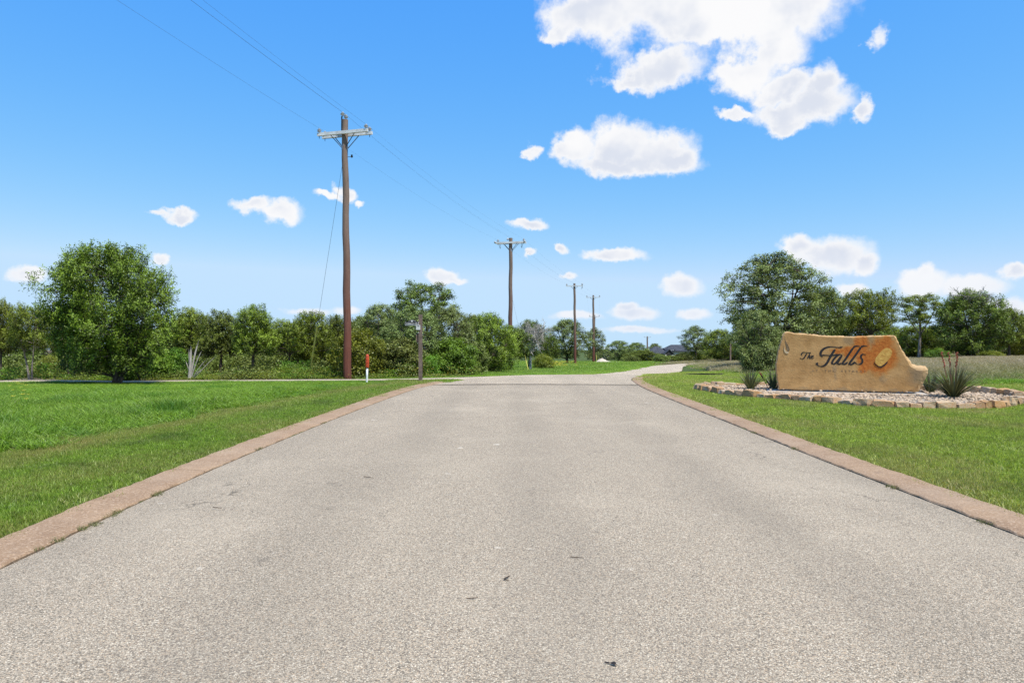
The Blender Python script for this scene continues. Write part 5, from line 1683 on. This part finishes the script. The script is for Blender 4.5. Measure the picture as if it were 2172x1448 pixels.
def scatter(name, pts, sc, sz, dry, collection, seed, label=None, category=None, tilt=0.0):
    rng = np.random.default_rng(seed)
    n = len(pts)
    me_ = bpy.data.meshes.new(name)
    me_.vertices.add(n)
    me_.vertices.foreach_set('co', np.asarray(pts, dtype=np.float32).ravel())
    def attr(nm, arr, ty='FLOAT'):
        a_ = me_.attributes.new(nm, ty, 'POINT'); a_.data.foreach_set('value', np.asarray(arr))
    attr('sc', np.asarray(sc, np.float32)); attr('sz', np.asarray(sz, np.float32)); attr('dry', np.asarray(dry, np.float32))
    attr('rz', rng.uniform(0, 6.283, n).astype(np.float32) if tilt == 0 else rng.normal(0, tilt, n).astype(np.float32))
    attr('pick', rng.integers(0, len(collection.objects), n).astype(np.int32), 'INT')
    o = link(bpy.data.objects.new(name, me_))
    g = bpy.data.node_groups.new(name, 'GeometryNodeTree')
    g.interface.new_socket('Geometry', in_out='INPUT', socket_type='NodeSocketGeometry')
    g.interface.new_socket('Geometry', in_out='OUTPUT', socket_type='NodeSocketGeometry')
    gi, go = g.nodes.new('NodeGroupInput'), g.nodes.new('NodeGroupOutput')
    ci = g.nodes.new('GeometryNodeCollectionInfo'); ci.inputs['Collection'].default_value = collection
    ci.inputs['Separate Children'].default_value = True; ci.inputs['Reset Children'].default_value = True
    ip = g.nodes.new('GeometryNodeInstanceOnPoints'); ip.inputs['Pick Instance'].default_value = True
    def na(nm, ty='FLOAT'):
        a_ = g.nodes.new('GeometryNodeInputNamedAttribute'); a_.data_type = ty; a_.inputs['Name'].default_value = nm
        return a_.outputs['Attribute']
    cr = g.nodes.new('ShaderNodeCombineXYZ'); g.links.new(na('rz'), cr.inputs[2])
    cs = g.nodes.new('ShaderNodeCombineXYZ'); s_ = na('sc'); g.links.new(s_, cs.inputs[0]); g.links.new(s_, cs.inputs[1]); g.links.new(na('sz'), cs.inputs[2])
    g.links.new(gi.outputs[0], ip.inputs['Points']); g.links.new(ci.outputs[0], ip.inputs['Instance'])
    g.links.new(na('pick', 'INT'), ip.inputs['Instance Index'])
    g.links.new(cr.outputs[0], ip.inputs['Rotation']); g.links.new(cs.outputs[0], ip.inputs['Scale'])
    g.links.new(ip.outputs[0], go.inputs[0])
    md = o.modifiers.new('scatter', 'NODES'); md.node_group = g
    return tag(o, label, category, kind='stuff')

def rand_pts(rng, n, xr, yr):
    return rng.uniform(*xr, n), rng.uniform(*yr, n)

TALL_EDGE = lambda y: np.interp(y, [0, 9.1, 15.5, 19.7, 23.9, 26], [-7.1, -6.85, -6.3, -5.8, -4.9, -4.4])
CONE = lambda x, y: np.abs(x) < .85 * y + 5.0

rng = np.random.default_rng(55)
# mown strip on the left and lawn on the right
def mown(name, xr, yr, dens, cond, label, seed, s0=1.0):
    A_ = (xr[1] - xr[0]) * (yr[1] - yr[0])
    n = int(A_ * dens)
    r_ = np.random.default_rng(seed)
    x, y = rand_pts(r_, n, xr, yr)
    k = cond(x, y) & CONE(x, y) & ~paved(x, y, r_.uniform(.045, .10, n)) & ~in_poly(x, y, bed_s)
    # thin out with distance while the tufts grow
    keep = r_.random(n) < np.clip((11.0 / np.maximum(y, 1)) ** 1.1, .12, 1)
    k &= keep
    x, y = x[k], y[k]
    sc = np.clip(y / 11.0, 1.0, 3.0) ** .75 * r_.uniform(.8, 1.25, len(x)) * s0
    clmp = np.sin(x * 7.1 + 3 * np.sin(y * 2.3)) * np.sin(y * 5.3 + 2 * np.sin(x * 3.1))
    sz = r_.uniform(.6, 1.3, len(x)) * (1 + .35 * clmp)
    edge = np.minimum(np.abs(near_dist(x, y) - .45), 9)
    sz = np.where(edge < .15, np.clip(sz, .5, .9), sz)
    patchy = .5 + .5 * np.sin(x * 1.9 + 2 * np.sin(y * .55)) * np.cos(y * .8 + np.sin(x * .7))
    dry = np.clip(.10 + .30 * r_.random(len(x)) ** 2 + .55 * sstep(.55, .9, patchy) * r_.random(len(x)), 0, 1)
    return x, y, sc, sz, dry
x, y, sc, sz, dry = mown('l', (-8.5, -2), (0.0, 27.5), 70, lambda x, y: (x < 0) & (x > TALL_EDGE(y) - .15), '', 1)
te = np.abs(x - TALL_EDGE(y) - .55)
dry = np.clip(dry + .62 * np.exp(-(te / .38) ** 2) * np.random.default_rng(2).uniform(.5, 1.1, len(x)) + .3 * np.exp(-((near_dist(x, y) - .55) / .10) ** 2), 0, 1)
scatter('mown_grass', np.stack([x, y, H(x, y) + .022 * (near_dist(x, y) < .58)], -1), sc, sz, dry, C_MOWN, 3, 'short mown grass strip between tall grass and the kerb', 'grass')
x, y, sc, sz, dry = mown('r', (3.5, 32), (0.5, 48), 62, lambda x, y: (x > 0) & ((y < 27) | (x < 6 + .20 * y)), '', 4)
dry = np.clip(dry + .28 * np.exp(-((near_dist(x, y) - .62) / .16) ** 2), 0, 1)
scatter('mown_grass', np.stack([x, y, H(x, y) + .022 * (near_dist(x, y) < .58)], -1), sc, sz, dry, C_LAWN, 5, 'short mown lawn round the boulder sign with brownish patches', 'grass')

# tall bright grass on the left
n = 18000
x, y = rand_pts(rng, n, (-29, -4.3), (1, 25.4))
wig = .16 * np.sin(y * 2.1) + .12 * np.sin(y * 5.3 + 1) + rng.normal(0, .10, n)
k = (x < TALL_EDGE(y) - .05 + wig) & CONE(x, y) & ~paved(x, y, .15) & (rng.random(n) < np.clip(14 / y, .35, 1))
x, y = x[k], y[k]
front = np.clip((TALL_EDGE(y) - x) / .5, .55, 1)
low = np.interp(y, [16, 19.5, 23, 25], [1, .66, .3, .22])
sc = rng.uniform(.85, 1.3, len(x)) * np.clip(y / 13, 1, 1.5)
sz = rng.uniform(.75, 1.12, len(x)) * front * low * (.85 + .22 * np.sin(x * 1.3 + 1) * np.cos(y * 1.1) + .1 * np.sin(x * 3.7 + y * 2.9))
scatter('tall_grass', np.stack([x, y, H(x, y)], -1), sc, sz, rng.random(len(x)) ** 4 * .5, C_TALL, 6, 'tall bright green unmown grass beside the mown strip', 'grass', tilt=.7)

# rough verge beyond the cross road, left of the far road
n = 26000
px = rng.uniform(770, 1400, n); d = np.exp(rng.uniform(math.log(28.6), math.log(128), n))
x = at(px, d); y = d
cdv = cross_dist(x, y)
left_of = (near_dist(x, y) > .3) & (cdv > .25)
lx = np.interp(y, CROSS[:, 1][CROSS[:, 1] < 100][:200], CROSS[:, 0][CROSS[:, 1] < 100][:200])
k = left_of & ((x < lx) | (y > 100)) & (y > 29.2 - .0 * x)
x, y, cdv = x[k], y[k], cdv[k]
sc = np.clip(y / 20, 1.2, 5) * rng.uniform(.7, 1.2, len(x))
sz = np.clip(cdv / 3.0, .35, 1.5) * rng.uniform(.6, 1.3, len(x)) * np.where(y > 60, 1.35, 1.0)
scatter('rough_grass', np.stack([x, y, H(x, y)], -1), sc, sz, rng.random(len(x)) ** 3 * .55, C_VERGE, 7, 'rough bright green verge grass beyond the cross road', 'grass')

# dry meadow to the right, behind the sign
n = 30000
px = rng.uniform(1400, 2240, n); d = np.exp(rng.uniform(math.log(24), math.log(97), n))
x = at(px, d); y = d
k = (cross_dist(x, y) > .3) & ~in_poly(x, y, bed_s) & (near_dist(x, y) > .6)
# the meadow begins behind the mown lawn
lawn = (y < 25.5 + rng.normal(0, 1.2, n)) | (x < 6 + .20 * y + rng.normal(0, .5, n))
k &= ~lawn
x, y = x[k], y[k]
near_road = cross_dist(x, y)
sc = np.clip(y / 18, 1.0, 4) * rng.uniform(.8, 1.3, len(x))
pt = np.sin(x * .33 + 1.0) * np.cos(y * .21 + .4) + .5 * np.sin(x * .9 - y * .5)
green = np.clip(.42 - .5 * pt + (x < 15) * .4 + .9 * (1 - sstep(27, 36, y)), 0, 1)
sz = rng.uniform(.45, 1.9, len(x)) * np.clip(near_road / 2.5, .3, 1) * (1 - .45 * green) * np.where(y > 60, .8, 1)
dryv = np.clip((1 - green) * rng.uniform(.4, 1.1, len(x)), 0, 1)
isd = rng.random(len(x)) < (.15 + .85 * (1 - green))
scatter('dry_meadow', np.stack([x, y, H(x, y)], -1)[isd], sc[isd], sz[isd], dryv[isd], C_DRY, 8, 'dry greyish meadow grass behind the boulder sign', 'grass')
scatter('rough_grass', np.stack([x, y, H(x, y)], -1)[~isd], sc[~isd], sz[~isd] * .8, dryv[~isd] * .6, C_VERGE, 9, 'green meadow grass patches behind the boulder sign', 'grass')

# far road verges
n = 9000
px = rng.uniform(1280, 2240, n); d = np.exp(rng.uniform(math.log(60), math.log(150), n))
x = at(px, d); y = d
k = (cross_dist(x, y) > .3) & (x > np.interp(y, [60, 90, 150], [20, 30, -20]))
x, y = x[k], y[k]
scatter('rough_grass', np.stack([x, y, H(x, y)], -1), np.clip(y / 20, 2, 6) * rng.uniform(.8, 1.2, len(x)), rng.uniform(.4, .9, len(x)), rng.random(len(x)) * .7, C_DRY, 10, 'dry grass fringe along the far road', 'grass')

# weeds under the trees beyond the cross road
def weed(seed, h_, mat, nl, flowers=0):
    rng_ = np.random.default_rng(seed)
    q_, t_ = [], []
    p = np.stack([rng_.normal(0, .26, nl), rng_.normal(0, .22, nl), h_ * rng_.random(nl) ** .8], -1)
    la = unit(rng_.normal(size=p.shape) + np.array([0, 0, .4])); sd_ = unit(np.cross(la, rng_.normal(size=p.shape)))
    s_ = rng_.uniform(.05, .11, (nl, 1))
    q = np.stack([p, p + la * s_ * .5 + sd_ * s_ * .24, p + la * s_, p + la * s_ * .5 - sd_ * s_ * .24], 1)
    return bpy.data.objects.new('weed', quads_mesh('weed', q, MAT[mat], np.clip(rng_.normal(.55, .25, nl), 0, 1)))
C_WEED = coll('weeds', [weed(1, .6, 'shrub', 260), weed(2, .45, 'shrub_yellow', 240), weed(3, .7, 'brush', 260), weed(4, .4, 'brush', 200)])
n = 430
px = rng.uniform(-40, 1010, n); d = rng.uniform(29.0, 34.5, n) ** 1.0
x = at(px, d); y = d
k = (cross_dist(x, y) > .5)
x, y = x[k], y[k]
pxv = x / y * F + CX
gap = np.clip(1 - np.exp(-((pxv - 90) / 75) ** 2) * .92, 0, 1)        # the open ground below the pale trunks
k = rng.random(len(x)) < gap
x, y = x[k], y[k]
scatter('undergrowth', np.stack([x, y, H(x, y)], -1), rng.uniform(.7, 1.3, len(x)), rng.uniform(.45, 1.35, len(x)) * (.35 + 1.0 * (np.sin(x * 1.7) * np.sin(x * .61 + 1) * .5 + .5)) * np.clip(cross_dist(x, y) / 2, .4, 1), np.zeros(len(x)), C_WEED, 11, 'tangled weeds and brush along the edge of the wood', 'undergrowth')

n = 520
px = rng.uniform(-60, 760, n); d = rng.uniform(37, 47, n)
x = at(px, d); y = d
C_BRUSH = coll('brush', [weed(5, .8, 'brush', 300), weed(6, .7, 'juniper_dark', 300), weed(7, .6, 'brush', 260)])
k = rng.random(n) < np.clip(1 - np.exp(-((px - 150) / 60) ** 2) * .9, 0, 1)
x, y = x[k], y[k]
scatter('undergrowth', np.stack([x, y, H(x, y)], -1), rng.uniform(1.3, 2.2, len(x)), rng.uniform(.8, 1.9, len(x)), np.zeros(len(x)), C_BRUSH, 15, 'dark brush filling the ground between the trunks of the wood', 'undergrowth')

# yellow flowers: a loose clump in the tall grass, a drift on the far verge
def flowers(name, pts, size, label, stems=.3):
    proto_me = MB()
    for k in range(6):
        a_ = k * math.pi / 3
        proto_me.add([(0, 0, 0), (math.cos(a_ - .45) * .6, math.sin(a_ - .45) * .6, .12), (math.cos(a_), math.sin(a_), .2), (math.cos(a_ + .45) * .6, math.sin(a_ + .45) * .6, .12)], [(0, 1, 2, 3)])
    o = bpy.data.objects.new('flower_head', proto_me.mesh('flower_head', MAT['flower']))
    c_ = coll(name + '_heads', [o])
    r_ = np.random.default_rng(len(pts))
    sc_ = size * r_.uniform(.7, 1.3, len(pts))
    return scatter(name, pts, sc_, sc_, np.zeros(len(pts)), c_, 12, label, 'flowers')
fx = [(at(p_, d_), d_) for p_, d_ in [(30, 19.5), (37, 20), (44, 20.2), (52, 19.8), (35, 18.6), (47, 18.4), (41, 17.8), (20, 17.2), (55, 17.4), (44, 16.8), (27, 16.4), (50, 16.3), (38, 19.0), (48, 15.0), (28, 14.4), (60, 14.6), (56, 14.0)]]
flowers('flowers', np.array([(a_, b_, hz(a_, b_) + .34 + .03 * math.sin(a_ * 40)) for a_, b_ in fx]), .055, 'scattered pale yellow wildflowers in the tall grass')
n = 260
px = rng.normal(1178, 20, n); d = rng.uniform(70, 92, n)
x = at(px, d)
flowers('flowers', np.stack([x, d, H(x, d) + rng.uniform(.25, .85, n)], -1), .16, 'drift of yellow wildflowers on the verge below the round oak')
n = 420
px = rng.uniform(420, 1010, n); d = rng.uniform(29.3, 32, n)
x = at(px, d)
flowers('flowers', np.stack([x, d, H(x, d) + rng.uniform(.1, .5, n)], -1), .035, 'tiny pale yellow weed flowers along the wood edge')

# ------------------------------------------------------------------ gravel mulch
def pebble(seed):
    r_ = random.Random(seed)
    bm_ = bmesh.new(); bmesh.ops.create_icosphere(bm_, subdivisions=1, radius=1.0)
    for v in bm_.verts:
        v.co = Vector((v.co.x * r_.uniform(.85, 1.2), v.co.y * r_.uniform(.7, 1.0), v.co.z * r_.uniform(.45, .7)))
    m_ = bpy.data.meshes.new('pebble'); bm_.to_mesh(m_); bm_.free()
    m_.materials.append(MAT['pebble'])
    return bpy.data.objects.new('pebble', m_)
def pebble_mat():
    m, t, out = new_mat('river_pebble')
    oi = N(t, 'ShaderNodeObjectInfo')
    ramp = N(t, 'ShaderNodeValToRGB')
    e = ramp.color_ramp.elements
    e[0].position = 0; e[0].color = (0.414, 0.305, 0.195, 1); e[1].position = 1; e[1].color = (0.580, 0.457, 0.320, 1)
    for pos, c_ in ((.3, (0.514, 0.392, 0.261, 1)), (.55, (0.365, 0.254, 0.154, 1)), (.75, (0.547, 0.406, 0.278, 1)), (.9, (0.232, 0.160, 0.101, 1))):
        k_ = e.new(pos); k_.color = c_
    t.links.new(oi.outputs['Random'], ramp.inputs[0])
    b = N(t, 'ShaderNodeBsdfPrincipled'); t.links.new(ramp.outputs[0], b.inputs['Base Color']); b.inputs['Roughness'].default_value = .8
    t.links.new(b.outputs[0], out.inputs[0])
    return m
MAT['pebble'] = pebble_mat()
C_PEB = coll('pebbles', [pebble(s) for s in range(5)])
n = 9000
x, y = rand_pts(rng, n, (5.6, 13.5), (15.2, 22.8))
loc = np.stack([(x - P0[0]) * FD[0] + (y - P0[1]) * FD[1], -((x - P0[0]) * FN[0] + (y - P0[1]) * FN[1])], -1)
on_slab = (loc[:, 0] > -.35) & (loc[:, 0] < 3.9) & (loc[:, 1] > -.45) & (loc[:, 1] < .9)
k = in_poly(x, y, (bed_s - BED.mean(0)) * .97 + BED.mean(0)) & (~on_slab | (rng.random(n) < .03))
x, y = x[k], y[k]
onb = on_slab[k]
pz = H(x, y) + .045 + .05 * onb + rng.uniform(-.01, .02, len(x))
ps = rng.uniform(.025, .055, len(x))
scatter('gravel_mulch', np.stack([x, y, pz], -1), ps, ps, np.zeros(len(x)), C_PEB, 13, 'pale river pebble mulch round the boulder sign', 'gravel')

# ------------------------------------------------------------------ small things on the road: weeds in the joint, twigs, debris
MAT['joint'] = grass_mat('joint_weed', (0.05, 0.075, 0.014, 1), (0.17, 0.19, 0.05, 1), (0.30, 0.24, 0.11, 1), (0.06, 0.08, 0.02, 1))
C_TUFT = coll('joint_tufts', [blades(600 + i, 30, .05, .015, .05, .006, 1.2, 2, MAT['joint'], 'joint_tuft') for i in range(3)])
tp = []
for (yy, cnt) in ((5.95, 4), (5.55, 6), (5.0, 3), (6.7, 3), (9.5, 2), (12.5, 2)):
    for k in range(cnt):
        y_ = yy + random.uniform(-.14, .14)
        tp.append((float(XL(y_)) + random.uniform(-.015, .03), y_, .012))
for yy in (5.6, 7.0, 9.4, 11.2):
    for k in range(2):
        y_ = yy + random.uniform(-.1, .1)
        tp.append((float(XR(y_)) - random.uniform(-.01, .02), y_, .012))
tp = np.array(tp)
scatter('joint_weeds', tp, np.random.default_rng(1).uniform(.6, 1.2, len(tp)), np.random.default_rng(2).uniform(.4, .9, len(tp)), np.full(len(tp), .35), C_TUFT, 14, 'small weeds sprouting from the joint between kerb and road', 'weeds')

MAT['twig'] = simple('dry_twig', (0.09, 0.065, 0.045), .9)
def px_ground(px, py):
    d = EYE * F / (py - CY)
    return at(px, d), d
def twig(pts_px, r, label):
    pts = []
    for p_ in pts_px:
        x_, d_ = px_ground(*p_)
        pts.append((x_, d_, hz(x_, d_) + .026 + r))
    o = MB(); o.tube(pts, [r] * (len(pts) - 1) + [r * .5], 5)
    return tag(o.build('twig', MAT['twig']), label, 'twig', 'twigs lying on the road')
twig([(771, 1016), (782, 1017), (792, 1019)], .004, 'straight thin dry twig lying on the near road')
twig([(1080, 1231), (1069, 1237), (1079, 1241)], .004, 'bent thin dry twig shaped like an arrowhead on the near road')
twig([(989, 1279), (1004, 1278), (1014, 1277)], .003, 'faint brown twig lying on the near road')
twig([(1210, 1189), (1224, 1190), (1238, 1191)], .003, 'curved dry stem lying on the near road')
twig([(452, 1082), (460, 1083), (470, 1084)], .004, 'dark stick on the road near the kerb weeds')
def debris():
    x_, d_ = px_ground(1303, 1420)
    r_ = random.Random(8)
    mb = MB()
    vs = []
    n_ = 9
    for k in range(n_):
        a_ = 2 * math.pi * k / n_
        rr_ = r_.uniform(.5, 1)
        vs.append((math.cos(a_) * .014 * rr_, math.sin(a_) * .030 * rr_, r_.uniform(.0, .01)))
    vs.append((0, 0, .016))
    mb.add(vs, [(k, (k + 1) % n_, n_) for k in range(n_)])
    mb.tube([(-.010, .02, .004), (-.022, .040, .005)], .0035, 5)
    o = mb.build('debris', MAT['tar'])
    o.location = (x_, d_, .024); o.rotation_euler = (0, 0, .7)
    tag(o, 'crumpled black scrap of debris lying on the road', 'debris')
debris()

# drain: stone headwall, and a ditch lip whose shadow is painted as dark soil
MAT['soil'] = simple('shadow_dark_soil', (0.035, 0.03, 0.02), .95, .3, 4, .6, 12)
MAT['headwall'] = simple('pinkish_headwall', (0.47, 0.37, 0.30), .9, .12, 3, .4, 14)
def headwall():
    d = 78.0
    x0 = at(1500, d); z0 = hz(x0, d)
    root = tag(empty('culvert_headwall', (x0, d, z0)), 'low pinkish stone culvert headwall beside the far road', 'headwall')
    w_ = (1521 - 1487) / F * d
    zt, zb_ = top_z(773.5, d) - z0, top_z(784, d) - z0
    mb = MB(); mb.add([(-w_ * .55, 0, zt - .08), (w_ * .5, -.1, zt), (w_ * .5, -.15, zb_), (0, -.1, zb_ + .12), (-w_ * .55, 0, zt - .2),
                       (-w_ * .55, .6, zt - .08), (w_ * .5, .5, zt), (w_ * .5, .5, zb_), (0, .5, zb_ + .12), (-w_ * .55, .6, zt - .2)],
                      [(0, 4, 3, 2, 1), (5, 6, 7, 8, 9), (0, 1, 6, 5), (1, 2, 7, 6), (2, 3, 8, 7), (3, 4, 9, 8), (4, 0, 5, 9)])
    mb.build('wall', MAT['headwall'], root)
    mb = MB(); mb.box((w_ * .16, -.2, zb_ + .02), (.5, .12, .16)); mb.build('pipe_mouth', MAT['soil'], root)
headwall()
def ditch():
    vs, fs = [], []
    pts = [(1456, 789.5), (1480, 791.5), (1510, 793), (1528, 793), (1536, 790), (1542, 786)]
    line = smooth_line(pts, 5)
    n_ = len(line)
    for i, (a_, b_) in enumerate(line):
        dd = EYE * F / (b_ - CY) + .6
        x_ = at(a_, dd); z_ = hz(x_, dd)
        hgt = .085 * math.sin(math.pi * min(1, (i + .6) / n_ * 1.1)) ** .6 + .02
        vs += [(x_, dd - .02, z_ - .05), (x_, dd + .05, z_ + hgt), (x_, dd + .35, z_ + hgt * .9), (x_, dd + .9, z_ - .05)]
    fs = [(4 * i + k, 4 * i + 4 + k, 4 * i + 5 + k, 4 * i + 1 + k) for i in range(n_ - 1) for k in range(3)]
    tag(MB().add(vs, fs).build('ditch_bank', MAT['soil']), 'dark soil lip with painted shadow of the drainage ditch across the lawn', 'ditch bank')
ditch()
